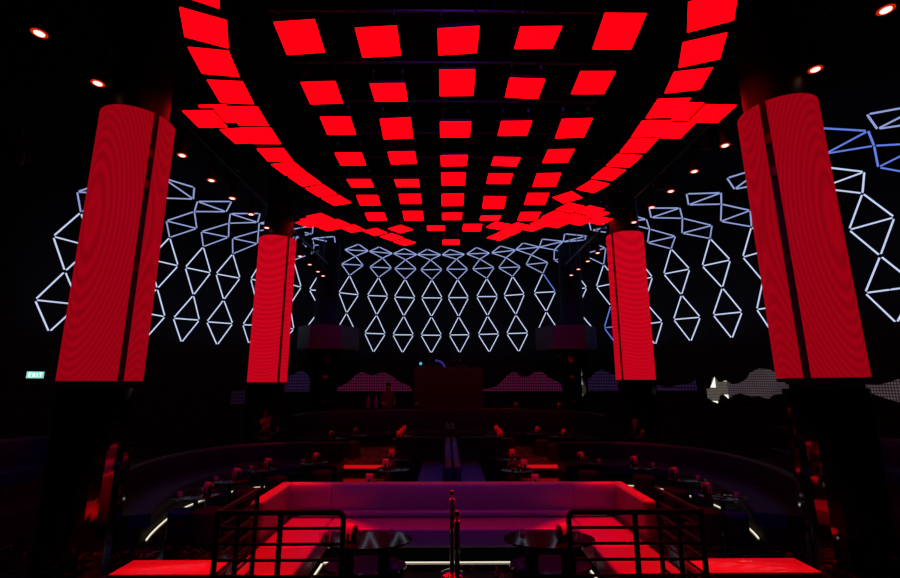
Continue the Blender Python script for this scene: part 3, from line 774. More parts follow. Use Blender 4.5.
# the slot is seen 31 degrees round from the line of sight
def slot(x, y, deg):
    return math.degrees(math.atan2(-y, -x)) + deg
led_pillar('tall round red LED pillar, front left, one dark slot right of centre', -4.41, 6.04, 0.45, 5.83, slot(-4.41, 6.04, 26), F1)
fr = led_pillar('tall round red LED pillar, front right, one dark slot left of centre', 4.52, 5.60, 0.45, 5.75, slot(4.52, 5.60, -17), F2, 2.24)
fr.rotation_euler = (0, math.radians(-0.9), 0)      # this one leans a little towards the room
fr.location.x += 2.2 * math.tan(math.radians(0.9))
led_pillar('smaller-looking red LED pillar at the rear left behind the banquette', -4.51, 11.88, 0.47, 5.9, slot(-4.51, 11.88, 34), F3, 2.17)
led_pillar('smaller-looking red LED pillar at the rear right behind the banquette', 4.80, 11.82, 0.47, 6.02, slot(4.80, 11.82, -41), F3, 2.23)

# dark capital columns in front of the far wall
def dark_column(label, x, y, rot, dx):
    t = thing('capital_column', label, 'pillar', (x, y, 0), 0, 'dark columns by the stage')
    obj('shaft', lathe(B(), [(0.45, 4.28), (0.45, CEIL_Z)], 28), mat('navy_column', (0.008, 0.009, 0.03), 0.65, spec=0.2), t, smooth=True)
    bm = B()
    oc = [(dx + 1.19 * math.cos(rot + 2 * PI * i / 6), 1.19 * math.sin(rot + 2 * PI * i / 6)) for i in range(6)]
    prism(bm, oc, 3.38, 4.28)
    obj('capital', bm, mat('navy_capital', (0.05, 0.03, 0.06), 0.45), t)
    obj('mirror_cladding', lathe(B(), [(0.46, 0.4), (0.46, 1.2), (0.47, 2.4), (0.50, 2.9), (0.70, 3.375)], 14), CHROME, t)
    return t
dark_column('dark round column with boxy capital, left of the stage', -4.80, 18.3, math.radians(8), 0.15)
dark_column('dark round column with boxy capital, right of the stage', 5.07, 18.3, math.radians(-8), -0.3)

# ---------------------------------------------------------------- pendant spotlights along both pillar lines
def pendant_proto():
    t = thing('pendant_spotlight', 'x', 'spotlight', (0, 0, 6.1), 0, None)
    bm = B()
    lathe(bm, [(0.066, 0.0), (0.068, 0.02), (0.068, 0.30), (0.05, 0.34), (0.02, 0.36)], 18)
    obj('body', bm, HOUS, t, smooth=True)
    bm = B()
    lathe(bm, [(0.068, -0.012), (0.07, -0.002), (0.05, -0.001)], 20)
    r = obj('lens_halo', lathe(B(), [(0.080, -0.010), (0.078, -0.001)], 20), HALOR, t)
    bm.free()
    obj('lens', lathe(B(), [(0.050, -0.016), (0.052, -0.0105)], 20), LENS, t)
    obj('stem', rod(B(), (0, 0, 0.36), (0, 0, CEIL_Z - 6.1), 0.012, 8), STEEL, t)
    return t
pp = None
LP = [4.62, 5.52, 7.52, 8.55, 9.46, 10.44, 11.42, 14.2, 15.26, 16.3, 17.0]
RP = [4.2, 5.16, 7.09, 8.07, 9.0, 9.91, 10.92, 12.77, 13.73, 14.74, 15.85, 16.79]
for ys, x, side in ((LP, -4.65, 'left'), (RP, 4.70, 'right')):
    for k, y in enumerate(ys):
        lab = 'black pendant spotlight with glowing red-white lens, %s along the %s pillar line' % (ORD[k], side)
        if pp is None:
            pp = pendant_proto()
            pp.location = (x, y, 6.1); pp['label'] = lab; pp['group'] = 'pendant spotlights'
        else:
            dup(pp, (x, y, 6.1), 0, lab, 'pendant spotlights')

for x, side in ((-4.57, 'left'), (4.62, 'right')):
    t = thing('lighting_track', 'long dark ceiling track beside the pendant spotlights on the %s' % side, 'track', (x, 10.6, 6.6), 0, 'lighting tracks')
    obj('bar', box(B(), -0.02, 0.02, -6.8, 6.6, 0.0, 0.05), STEEL, t)
    for y in (-6.0, -2.4, 3.0, 6.0):
        obj('hanger', rod(B(), (0, y, 0.05), (0, y, CEIL_Z - 6.6), 0.008, 6), STEEL, t)
# moving heads hung between them
def moving_head(label, x, y, z, rz, tilt):
    t = thing('moving_head_light', label, 'stage light', (x, y, z), rz, 'moving heads over the pillar lines')
    obj('base', box(B(), -0.14, 0.14, -0.11, 0.11, 0, 0.12, 0.02), HOUS, t)
    bm = B()
    box(bm, -0.17, -0.13, -0.06, 0.06, -0.33, -0.0, 0.01)
    box(bm, 0.13, 0.17, -0.06, 0.06, -0.33, -0.0, 0.01)
    box(bm, -0.17, 0.17, -0.06, 0.06, -0.035, 0.0, 0.01)
    y_ = obj('yoke', bm, HOUS, t)
    bm = B()
    lathe(bm, [(0.07, -0.17), (0.115, -0.15), (0.115, 0.08), (0.08, 0.15), (0, 0.16)], 18)
    bmesh.ops.rotate(bm, verts=bm.verts, cent=(0, 0, 0), matrix=Matrix.Rotation(tilt, 3, 'X'))
    bmesh.ops.translate(bm, verts=bm.verts, vec=(0, 0, -0.29))
    obj('head', bm, HOUS, t, smooth=True)
    obj('clamp_rod', rod(B(), (0, 0, 0.12), (0, 0, CEIL_Z - z), 0.02, 8), STEEL, t)
for k, y in enumerate((8.0, 9.9, 13.2, 14.8, 15.8)):
    moving_head('dark moving-head stage light, %s one hanging on the left side' % ORD[k], -4.9, y, 7.0, 0.4, 0.6)
    moving_head('dark moving-head stage light, %s one hanging on the right side' % ORD[k], 4.95, y, 7.0, -0.4, 0.6)
moving_head('dark moving-head stage light hanging alone at the far left', -8.2, 8.2, 6.7, 0.9, 0.9)

# ---------------------------------------------------------------- central white sofa
def sofa():
    t = thing('lounge_sofa', 'large white leather U-shaped sofa glowing red at centre front', 'sofa', (0.1, 6.3, 0))
    X = 2.22                                   # outer half width
    def L(bm, *a, **k):
        return box(bm, *a, **k)
    # seats (local: y 0 is world 6.3)
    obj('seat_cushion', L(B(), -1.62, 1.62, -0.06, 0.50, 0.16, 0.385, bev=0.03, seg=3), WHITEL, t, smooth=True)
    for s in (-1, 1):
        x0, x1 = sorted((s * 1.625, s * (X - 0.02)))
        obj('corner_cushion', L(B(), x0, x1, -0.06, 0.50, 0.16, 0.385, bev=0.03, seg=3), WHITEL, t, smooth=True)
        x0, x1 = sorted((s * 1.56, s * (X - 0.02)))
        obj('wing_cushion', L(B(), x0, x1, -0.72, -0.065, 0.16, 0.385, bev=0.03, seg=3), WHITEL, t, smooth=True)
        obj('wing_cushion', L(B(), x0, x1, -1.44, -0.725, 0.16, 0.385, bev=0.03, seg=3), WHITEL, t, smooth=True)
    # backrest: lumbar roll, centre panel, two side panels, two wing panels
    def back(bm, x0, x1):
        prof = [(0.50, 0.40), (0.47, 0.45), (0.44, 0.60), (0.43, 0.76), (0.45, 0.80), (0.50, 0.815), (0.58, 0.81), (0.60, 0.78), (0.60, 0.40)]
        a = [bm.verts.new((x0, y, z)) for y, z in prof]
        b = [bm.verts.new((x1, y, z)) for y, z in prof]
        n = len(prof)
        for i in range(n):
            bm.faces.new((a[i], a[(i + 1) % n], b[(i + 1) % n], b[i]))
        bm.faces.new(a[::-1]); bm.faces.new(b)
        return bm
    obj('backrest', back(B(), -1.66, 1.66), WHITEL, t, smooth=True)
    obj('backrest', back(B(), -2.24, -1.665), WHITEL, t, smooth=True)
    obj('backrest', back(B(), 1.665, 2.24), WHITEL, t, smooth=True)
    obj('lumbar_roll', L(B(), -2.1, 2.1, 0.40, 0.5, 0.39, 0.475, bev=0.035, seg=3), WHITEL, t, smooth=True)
    for s in (-1, 1):
        x0, x1 = sorted((s * 2.24, s * 2.40))
        bm = B()
        L(bm, x0, x1, -0.50, 0.60, 0.16, 0.815, bev=0.045, seg=3)
        obj('wing_back', bm, WHITEL, t, smooth=True)
    bm = B()
    L(bm, -2.2, 2.2, 0.06, 0.55, 0.0, 0.155)
    obj('plinth', bm, BLACK, t)
    for s in (-1, 1):
        x0, x1 = sorted((s * 1.72, s * 2.2))
        obj('plinth', L(B(), x0, x1, -1.38, 0.055, 0.0, 0.155), BLACK, t)
    obj('led_strip', L(B(), -1.6, 1.6, -0.09, -0.075, 0.004, 0.014), STRIP, t)  # glowing strips on the floor stand in for the underside strip's reflection
    for s in (-1, 1):
        x0, x1 = sorted((s * 1.60, s * 1.62))
        obj('led_strip', L(B(), x0, x1, -1.35, -0.12, 0.004, 0.014), STRIP, t)
    return t
sofa()

# low glossy benches either side of it
def bench(label, x0, x1):
    t = thing('low_bench', label, 'bench', ((x0 + x1) / 2, 5.0, 0), 0, 'low benches beside the sofa')
    h = (x1 - x0) / 2
    obj('seat', box(B(), -h, h, -0.17, 0.20, 0.33, 0.40, bev=0.01), GLOSSW, t, smooth=True)
    obj('base', box(B(), -h + 0.03, h - 0.03, -0.13, 0.16, 0.0, 0.33), BLACK, t)
    obj('led_strip', box(B(), -h + 0.02, h - 0.02, -0.168, -0.15, 0.30, 0.328), lamp('dim_warm_strip', (1.0, 0.55, 0.5), 0.5), t)
bench('low glossy bench lit red between front left pillar and sofa', -3.20, -2.20)
bench('low glossy bench lit red between sofa and front right pillar', 2.44, 3.62)

# ---------------------------------------------------------------- oval tables in front of the sofa
def oval_table(label, x, y):
    t = thing('oval_table', label, 'table', (x, y, 0), 0, 'oval tables before the sofa')
    obj('tabletop', lathe(B(), [(0.49, 0.475), (0.505, 0.485), (0.50, 0.50)], 48, sx=1.0, sy=0.62), TABLEM, t, smooth=True)
    for s in (-1, 1):
        obj('leg', box(B(), s * 0.2 - 0.05, s * 0.2 + 0.05, -0.12, 0.12, 0.24, 0.475), BLACK, t)
    obj('shelf', lathe(B(), [(0.42, 0.20), (0.445, 0.215), (0.44, 0.24)], 48, sx=1.0, sy=0.62), TABLEM, t, smooth=True)
    obj('drum_base', lathe(B(), [(0.41, 0.0), (0.415, 0.20)], 48, sx=1.0, sy=0.62), BLACK, t, smooth=True)
oval_table('black glass oval table before the left half of the sofa', -0.87, 5.50)
oval_table('black glass oval table before the right half of the sofa', 1.14, 5.50)

# ---------------------------------------------------------------- small tableware
PROTO = {}
def napkin_holder(label, x, y, z, rz, group):
    if 'h' not in PROTO:
        t = thing('napkin_holder', label, 'napkin holder', (x, y, z), rz, group)
        bm = B()
        lathe(bm, [(0.05, 0.0), (0.055, 0.01), (0.055, 0.085), (0.045, 0.09)], 16)
        obj('cup', bm, HOLDER, t, smooth=True)
        # folded napkin arching out of the cup
        bm = B()
        rows = []
        for i in range(13):
            a = PI * i / 12
            cx, cz = -0.05 * math.cos(a), 0.085 + 0.075 * math.sin(a)
            if i < 3:
                cz -= 0.05 * (3 - i) / 3
            rows.append([bm.verts.new((cx + dx, w, cz + dz)) for dx, dz in ((0, -0.012), (0.0, 0.012)) for w in (-0.055, 0.055)])
        for p, q in zip(rows, rows[1:]):
            bm.faces.new((p[0], p[1], q[1], q[0])); bm.faces.new((p[2], q[2], q[3], p[3]))
            bm.faces.new((p[0], q[0], q[2], p[2])); bm.faces.new((p[1], p[3], q[3], q[1]))
        bm.faces.new((rows[0][0], rows[0][2], rows[0][3], rows[0][1])); bm.faces.new((rows[-1][0], rows[-1][1], rows[-1][3], rows[-1][2]))
        obj('napkin', bm, NAPKIN, t, smooth=True)
        PROTO['h'] = t
        return t
    return dup(PROTO['h'], (x, y, z), rz, label, group)
def tumbler(label, x, y, z, group):
    if 'g' not in PROTO:
        t = thing('drinking_glass', label, 'glass', (x, y, z), 0, group)
        obj('bowl', lathe(B(), [(0.0, 0.0), (0.026, 0.0), (0.034, 0.10), (0.032, 0.10), (0.025, 0.012), (0.0, 0.010)], 16), GLASS, t, smooth=True)
        PROTO['g'] = t
        return t
    return dup(PROTO['g'], (x, y, z), 0, label, group)
def candle(label, x, y, z, group):
    if 'c' not in PROTO:
        t = thing('candle_jar', label, 'candle', (x, y, z), 0, group)
        obj('jar', lathe(B(), [(0.0, 0.0), (0.032, 0.0), (0.036, 0.05), (0.030, 0.05), (0.028, 0.012), (0.0, 0.010)], 16), mat('ruby_glass', (0.5, 0.25, 0.3), 0.15), t, smooth=True)
        obj('wax', lathe(B(), [(0.026, 0.012), (0.026, 0.03), (0.0, 0.032)], 12), NAPKIN, t, smooth=True)
        PROTO['c'] = t
        return t
    return dup(PROTO['c'], (x, y, z), 0, label, group)
def set_table(where, x, y, z, nx, ny, rz, side, glasses=3):
    """napkin holder, glasses and a candle on one table"""
    napkin_holder('black cup holding a folded napkin on the %s' % where, nx, ny, z, rz, 'napkin holders')
    offs = [(-0.13, 0.02), (-0.19, -0.05), (-0.12, -0.08)]
    nm = ['farthest of the glasses on the %s', 'outer of the glasses on the %s', 'nearest of the glasses on the %s']
    for k in range(glasses):
        dx, dy = offs[k]
        tumbler('clear tumbler, ' + nm[k] % where, nx + side * dx, ny + dy, z, 'tumblers on the tables')

# oval-table items
set_table('left oval table', -0.87, 5.5, 0.50, -1.02, 5.42, 0.85, 1.6)
candle('small round candle jar on the right side of the left oval table', -0.62, 5.68, 0.50, 'candle jars')
set_table('right oval table', 1.14, 5.5, 0.50, 1.27, 5.42, -0.85, -0.9)
candle('small round candle jar on the left side of the right oval table', 0.88, 5.68, 0.50, 'candle jars')
candle('small round candle jar on the shelf of the left oval table', -0.55, 5.40, 0.242, 'candle jars')
candle('small round candle jar on the shelf of the right oval table', 0.82, 5.40, 0.242, 'candle jars')

# ---------------------------------------------------------------- round cocktail tables and stools
def round_table(label, x, y, z0, group):
    if 't' not in PROTO:
        t = thing('cocktail_table', label, 'table', (x, y, z0), 0, group)
        obj('tabletop', lathe(B(), [(0.31, 0.525), (0.325, 0.533), (0.325, 0.545), (0.31, 0.55)], 40), TABLEM, t, smooth=True)
        obj('pedestal', rod(B(), (0, 0, 0.02), (0, 0, 0.525), 0.032, 14), TABEDGE, t, smooth=True)
        obj('foot', lathe(B(), [(0.12, 0.0), (0.12, 0.012), (0.04, 0.025)], 28), TABEDGE, t, smooth=True)
        PROTO['t'] = t
        return t
    return dup(PROTO['t'], (x, y, z0), 0, label, group)
def stool(label, x, y, z0, group, blue=False):
    key = 'sb' if blue else 's'
    if key not in PROTO:
        t = thing('round_stool', label, 'stool', (x, y, z0), 0, group)
        m = BLUEL if blue else POUF  # blue variant carries the blue light in its seat colour
        f = 0.82 if blue else 1.0
        obj('seat', lathe(B(), [(f * r, z) for r, z in [(0.185, 0.33), (0.20, 0.345), (0.20, 0.385), (0.185, 0.41), (0.12, 0.42), (0.0, 0.422)]], 30), m, t, smooth=True)
        obj('drum', lathe(B(), [(f * 0.19, 0.02), (f * 0.195, 0.33)], 30), HOUS if blue else m, t, smooth=True)
        obj('plinth', lathe(B(), [(f * 0.165, 0.0), (f * 0.165, 0.02)], 24), BLACK, t)
        PROTO[key] = t
        return t
    return dup(PROTO[key], (x, y, z0), 0, label, group)
GT, GS = 'round cocktail tables', 'round stools'
LT = [('nearest left banquette table', -3.69, 7.31, -3.53, 7.32), ('second left banquette table', -3.69, 8.40, -3.60, 8.43), ('third left banquette table', -3.53, 9.45, -3.46, 9.48), ('farthest left banquette table', -2.75, 10.18, -2.72, 10.20)]
RT = [('nearest right banquette table', 4.06, 7.20, 3.87, 7.24), ('second right banquette table', 4.15, 8.42, 3.98, 8.46), ('third right banquette table', 3.92, 9.66, 3.78, 9.70), ('farthest right banquette table', 3.02, 10.20, 2.86, 10.24)]
for i, (w, x, y, nx, ny) in enumerate(LT):
    round_table('round black cocktail table, %s from the camera along the left banquette' % ORD[i], x, y, 0, GT)
    set_table(w, x, y, 0.55, nx, ny, 1.0, 1.0)
    candle('small candle jar on the %s' % w, x - 0.22, y - 0.05, 0.55, 'candle jars')
for i, (w, x, y, nx, ny) in enumerate(RT):
    round_table('round black cocktail table, %s from the camera along the right banquette' % ORD[i], x, y, 0, GT)
    set_table(w, x, y, 0.55, nx, ny, PI - 1.0, -1.0)
    candle('small candle jar on the %s' % w, x + 0.2, y - 0.05, 0.55, 'candle jars')
for i, (x, y) in enumerate(((-3.37, 7.03), (-3.36, 8.26), (-3.22, 9.30), (-2.52, 9.92))):
    stool('round maroon stool drawn up to the %s' % LT[i][0], x, y, 0, GS)
for i, (x, y) in enumerate(((3.66, 6.97), (3.87, 8.21), (3.80, 9.32), (2.90, 9.86))):
    stool('round maroon stool drawn up to the %s' % RT[i][0], x, y, 0, GS)
stool('round blue-lit stool at the outer side of the nearest left table', -3.74, 7.02, 0, GS, True)
stool('round blue-lit stool at the outer side of the second left table', -3.76, 8.09, 0, GS, True)
stool('round blue-lit stool at the outer side of the nearest right table', 4.03, 6.87, 0, GS, True)
stool('round blue-lit stool at the outer side of the second right table', 4.24, 8.10, 0, GS, True)
# tables beside the middle booths
CT = [(-1.05, 10.62, 0), (-1.02, 9.35, 0), (-1.10, 7.92, 0), (1.32, 10.62, 0), (1.36, 9.25, 0), (1.30, 7.85, 0)]
CN = ['far left booth table', 'middle left booth table', 'near left booth table', 'far right booth table', 'middle right booth table', 'near right booth table']
for w, (x, y, z) in zip(CN, CT):
    s = -1 if x < 0 else 1
    round_table('round black cocktail table, the %s' % w, x, y, z, GT)
    set_table(w, x, y, z + 0.55, x + s * 0.14, y + 0.03, PI / 2, 1.0 * s)
stool('round blue-lit stool beside the near left booth table', -0.80, 8.75, 0, GS, True)
stool('round blue-lit stool beside the near right booth table', 1.02, 8.72, 0, GS, True)
# tables on the rear tier
UT = [(-2.88, 12.55, 'outer left'), (-2.40, 13.35, 'second left'), (2.52, 13.65, 'second right'), (3.10, 12.95, 'outer right'),
      (-1.12, 12.55, 'near inner left'), (-1.12, 13.25, 'middle inner left'), (-1.12, 14.05, 'far inner left'),
      (1.32, 12.55, 'near inner right'), (1.36, 13.25, 'middle inner right'), (1.38, 14.05, 'far inner right')]
for x, y, w in UT:
    s = -1 if x < 0 else 1
    round_table('round black cocktail table on the rear tier, the %s one' % w, x, y, 0.2, GT)
    set_table(w + ' rear tier table', x, y, 0.75, x + s * 0.10, y - 0.02, (0.4 if abs(x) > 2 else PI / 2), 1.0 * s, 2)
for x, y, w in ((-2.50, 12.88, 'maroon stool on the rear tier left, standing free'), (-2.72, 12.10, 'maroon stool on the rear tier left, nearest the step'), (2.66, 13.15, 'maroon stool on the rear tier right, standing free'),
                (2.82, 12.42, 'maroon stool on the rear tier right, nearest the step'), (1.78, 13.75, 'maroon stool on the rear tier beside the right inner tables')):
    stool('round ' + w, x, y, 0.2, GS)

# ---------------------------------------------------------------- banquettes
def banquette(label, pts, side, z0, depth, top, seat_z, bm_=DARKL, sm=DARKS, strip=True, piece=1.9, back_t=0.16):
    """pts: plan of the backrest's inner face; side +1 puts the seat along the normal"""
    c = pts[len(pts) // 2]
    t = thing('banquette', label, 'sofa', (c[0], c[1], z0), 0, 'dark banquettes')
    path = [p - Vector(c) for p in spline(pts, 0.14)]
    nr = [n * side for n in normals2(path)]
    n = len(path)
    per = max(4, int(piece / 0.14))
    k = 0
    while k < n - 1:
        e = min(k + per, n - 1)
        if n - 1 - e < 4:
            e = n - 1
        obj('backrest', sweep(B(), path[k:e + 1], nr[k:e + 1], rrect(-back_t, 0.0, 0.0, top, 0.05)), bm_, t, smooth=True)
        obj('seat_cushion', sweep(B(), path[k:e + 1], nr[k:e + 1], rrect(0.005, depth, seat_z - 0.17, seat_z, 0.035)), sm, t, smooth=True)
        k = e
    obj('base', sweep(B(), path, nr, [(0.005, 0.0), (depth - 0.12, 0.0), (depth - 0.12, seat_z - 0.171), (0.005, seat_z - 0.171)]), BLACK, t)
    if strip:
        obj('led_strip', sweep(B(), path[2:-1], nr[2:-1], [(depth - 0.09, 0.004), (depth - 0.07, 0.004), (depth - 0.07, 0.014), (depth - 0.09, 0.014)]), STRIP, t)
    return t
LB = [(-4.62, 6.53), (-4.88, 7.22), (-5.11, 8.1), (-5.19, 8.85), (-5.05, 9.75), (-4.66, 10.5), (-4.1, 10.92), (-3.3, 11.05), (-2.35, 11.08)]
banquette('long dark curved banquette sweeping round the left side to the tier', LB, 1, 0, 0.66, 0.82, 0.43)
banquette('long dark curved banquette sweeping round the right side to the tier', [(0.24 - x, y) for x, y in LB], -1, 0, 0.66, 0.82, 0.43)
FB = [(-4.1, 13.0), (-4.1, 14.2), (-3.55, 14.95), (-2.0, 15.5), (0.1, 15.7), (2.2, 15.5), (3.75, 15.0), (4.32, 14.2), (4.32, 13.0)]
banquette('long dark curved banquette at the back of the rear tier', FB, 1, 0.2, 0.62, 1.08, 0.45, strip=False, piece=2.4)

# middle booths: long divider, cross backs and benches
def booth(label, x0, x1, y0, y1, z0):
    t = thing('booth_bench', label, 'bench', ((x0 + x1) / 2, (y0 + y1) / 2, z0), 0, 'booth benches along the divider')
    hx, hy = (x1 - x0) / 2, (y1 - y0) / 2
    obj('seat_cushion', box(B(), -hx, hx, -hy, hy, 0.25, 0.43, bev=0.03, seg=3), BLUEL, t, smooth=True)
    obj('base', box(B(), -hx + 0.03, hx - 0.05, -hy + 0.03, hy - 0.03, 0.0, 0.25), BLACK, t)
booth('dark blue-lit booth bench left of the central divider', -0.52, -0.04, 7.9, 11.0, 0)
booth('dark blue-lit booth bench right of the central divider', 0.26, 0.74, 7.9, 11.0, 0)
def divider(label, y0, y1, z0, h):
    t = thing('booth_divider', label, 'partition', (0.11, (y0 + y1) / 2, z0), 0, 'central booth dividers')
    hy = (y1 - y0) / 2
    obj('padded_back', box(B(), -0.125, -0.01, -hy, hy, 0.06, h, bev=0.04, seg=3), BLUEL, t, smooth=True)
    obj('padded_back', box(B(), 0.01, 0.125, -hy, hy, 0.06, h, bev=0.04, seg=3), BLUEL, t, smooth=True)
    obj('plinth', box(B(), -0.1, 0.1, -hy + 0.03, hy - 0.03, 0.0, 0.06), BLACK, t)
divider('padded blue-lit divider between the near booth benches', 7.25, 11.02, 0, 0.95)
divider('padded blue-lit divider on the rear tier behind the booths', 11.9, 13.5, 0.2, 0.85)
def cross_back(label, x0, x1, y):
    t = thing('booth_partition', label, 'partition', ((x0 + x1) / 2, y, 0), 0, 'booth cross backs')
    h = (x1 - x0) / 2
    bm = B()
    pr = rrect(-h, h, 0.0, 0.92, 0.12, 5)
    a = [bm.verts.new((x, -0.07, z)) for x, z in pr]
    b = [bm.verts.new((x, 0.07, z)) for x, z in pr]
    bm.faces.new(a[::-1]); bm.faces.new(b)
    for i in range(len(pr)):
        j = (i + 1) % len(pr)
        bm.faces.new((a[i], a[j], b[j], b[i]))
    obj('padded_panel', bm, DARKL, t)
cross_back('dark padded cross back left of the central divider', -1.16, -0.03, 11.15)
cross_back('dark padded cross back right of the central divider', 0.25, 1.36, 11.15)
for x0, x1, lab in ((-2.52, -1.50, 'red glowing step riser up to the tier on the left'), (1.86, 2.75, 'red glowing step riser up to the tier on the right')):
    t = thing('step_light', lab, 'step light', ((x0 + x1) / 2, 11.82, 0), 0, 'red step lights')
    h = (x1 - x0) / 2
    obj('lit_riser', box(B(), -h, h, -0.03, 0.0, 0.12, 0.195), REDSTEP, t)
    obj('kick_plate', box(B(), -h, h, -0.035, 0.005, 0.0, 0.118), BLACK, t)

# ---------------------------------------------------------------- gallery seats outside the banquettes
def tub(label, x, y, rz):
    t = thing('tub_sofa', label, 'sofa', (x, y, 0.4), rz, 'tub sofas on the side galleries')
    path = [Vector((0.62 * math.cos(a), 0.5 * math.sin(a))) for a in [PI * (-0.02 + 1.04 * i / 20) for i in range(21)]]
    nr = normals2(path)
    obj('backrest', sweep(B(), path, nr, rrect(-0.05, 0.08, 0.08, 0.86, 0.05)), DARKL, t, smooth=True)
    pl = [(0.52 * math.cos(PI * i / 16), 0.42 * math.sin(PI * i / 16)) for i in range(17)]
    pl += [(-0.5, -0.18), (0.5, -0.18)]
    obj('seat_cushion', prism(B(), pl, 0.26, 0.44), DARKS, t)
    obj('base', prism(B(), [(x_ * 0.94, y_ * 0.94) for x_, y_ in pl], 0.0, 0.26), BLACK, t)
tub('dark rounded tub sofa behind the left banquette, beside the pillar', -6.55, 9.5, PI / 2 + 0.3)
tub('dark rounded tub sofa behind the right banquette, beside the pillar', 6.75, 9.4, -PI / 2 - 0.3)
tub('dark rounded tub sofa on the left gallery, nearest the camera', -6.75, 7.8, PI / 2)
tub('dark rounded tub sofa on the right gallery, nearest the camera', 7.0, 7.7, -PI / 2)
for x, y, w in ((-7.75, 9.1, 'far outer left gallery table'), (-6.0 - 0.4, 6.1, 'near outer left gallery table')):
    round_table('round black cocktail table, the %s' % w, x, y, 0.4, GT)
    napkin_holder('black cup holding a folded napkin on the %s' % w, x, y, 0.95, 0.2, 'napkin holders')

# ---------------------------------------------------------------- rails and rope stanchions at the front
def handrail(label, x0, x1, s):
    """front run from x0 (open end) to x1 (corner), then a return going away from the camera"""
    y, yb, z0 = 3.84, 4.6, 0.3
    t = thing('handrail', label, 'railing', ((x0 + x1) / 2, y, z0), 0, 'handrails of the landing')
    cx = (x0 + x1) / 2
    a, b = x0 - cx, x1 - cx
    T = 0.9
    top = B()
    rod(top, (a + 0.04 * (1 if b > a else -1), 0, T), (b, 0, T), 0.021, 14)
    rod(top, (b, 0, T), (b, yb - y, T), 0.021, 14)
    ball(top, (b, 0, T), 0.0215)
    # rounded corner at the free end
    sg = 1 if b > a else -1
    pts = [Vector((a + sg * 0.04 - sg * 0.04 * math.sin(q), 0, T - 0.04 + 0.04 * math.cos(q))) for q in [PI / 2 * i / 5 for i in range(6)]]
    for p, q in zip(pts, pts[1:]):
        rod(top, p, q, 0.021, 12)
    obj('top_rail', top, RAILM, t, smooth=True)
    for px, py, zt in ((a, 0, T - 0.04), ((a + b) / 2 - 0.0, 0, T), (b, 0, T), (b, (yb - y) * 0.5, T), (b, yb - y, T + 0.02)):
        obj('post', rod(B(), (px, py, 0.0), (px, py, zt), 0.021, 12), RAILM, t, smooth=True)
    for k in range(1, 7):
        z = T - 0.112 * k
        obj('bar', rod(B(), (a, 0, z), (b, 0, z), 0.0115, 10), RAILM, t, smooth=True)
        obj('bar', rod(B(), (b, 0, z), (b, yb - y, z), 0.0115, 10), RAILM, t, smooth=True)
handrail('black metal handrail with horizontal bars, left of the centre gap', -0.79, -1.755, -1)
handrail('black metal handrail with horizontal bars, right of the centre gap', 0.955, 1.985, 1)

def stanchion(label, x, y, z0, r=0.026):
    t = thing('rope_stanchion', label, 'stanchion', (x, y, z0), 0, 'rope stanchions')
    obj('base', lathe(B(), [(0.13, 0.0), (0.135, 0.012), (0.10, 0.03), (0.03, 0.045)], 32), CHROME2, t, smooth=True)
    obj('post', rod(B(), (0, 0, 0.04), (0, 0, 0.80), r, 16), CHROME, t, smooth=True)
    obj('collar', lathe(B(), [(0.026, 0.78), (0.038, 0.785), (0.038, 0.82), (0.022, 0.83)], 18), CHROME2, t, smooth=True)
    bm = B()
    ball(bm, (0, 0, 0.885), 0.034)
    rod(bm, (0, 0, 0.825), (0, 0, 0.87), 0.013, 10)
    obj('finial', bm, CHROME2, t, smooth=True)
stanchion('slim chrome rope stanchion at centre, the one nearer the camera', 0.115, 5.0, 0)
stanchion('slim chrome rope stanchion at centre, the one nearer the sofa', 0.075, 5.88, 0)
bm = B()
pts = [Vector((0.075 + 0.04 * i / 12 + 0.05 * math.sin(PI * i / 12), 5.835 - 0.79 * i / 12, 0.80 - 0.42 * math.sin(PI * i / 12))) for i in range(13)]
for p, q in zip(pts, pts[1:]):
    rod(bm, p, q, 0.013, 8)
tag(obj('barrier_rope', bm, mat('black_rope', (0.01, 0.008, 0.01), 0.8), None, smooth=True), 'black barrier rope drooping between the two centre stanchions', 'rope')

# ---------------------------------------------------------------- DJ booth, counters and what stands there
def dj():
    t = thing('dj_booth', 'dark wide DJ booth in front of the diamond wall', 'dj booth', (0.1, 17.5, 0.4))
    bm = B()
    box(bm, -1.28, 1.28, 0.12, 0.55, 0.0, 2.28, bev=0.01)
    obj('desk', bm, mat('booth_black', (0.008, 0.006, 0.008), 0.5), t)
    obj('front_panel', box(B(), -1.28, 1.28, 0.0, 0.115, 0.75, 2.30, bev=0.01), mat('booth_front', (0.010, 0.007, 0.008), 0.45), t)
    obj('side_wing', box(B(), -1.28, -1.0, 0.0, 0.115, 0.0, 0.745), mat('booth_wing', (0.012, 0.012, 0.02), 0.5), t)
    obj('side_wing', box(B(), 1.0, 1.28, 0.0, 0.115, 0.0, 0.745), mat('booth_wing', (0.012, 0.012, 0.02), 0.5), t)
dj()
Z = 2.685
t = thing('dj_mixer', 'dark DJ mixer with a cyan pilot light on the booth, left', 'mixer', (-0.82, 17.85, Z))
obj('case', box(B(), -0.2, 0.2, -0.16, 0.16, 0, 0.1, bev=0.01), HOUS, t)
bm = B(); ball(bm, (-0.14, -0.165, 0.16), 0.055)
rod(bm, (-0.14, -0.12, 0.05), (-0.14, -0.15, 0.15), 0.012, 8)
obj('pilot_light', bm, lamp('cyan_pilot', (0.10, 0.62, 1.0), 0.8), t, smooth=True)
for k, x in enumerate((-0.32, 0.62)):
    t = thing('media_player', 'flat dark DJ media player on the booth, %s of the pair' % ('left' if k == 0 else 'right'), 'dj deck', (x, 17.85, Z), 0, 'DJ decks')
    obj('case', box(B(), -0.17, 0.17, -0.18, 0.18, 0, 0.09, bev=0.01), HOUS, t)
    obj('jog_wheel', lathe(B(), [(0.11, 0.09), (0.11, 0.105), (0.09, 0.11)], 24), STEEL, t)
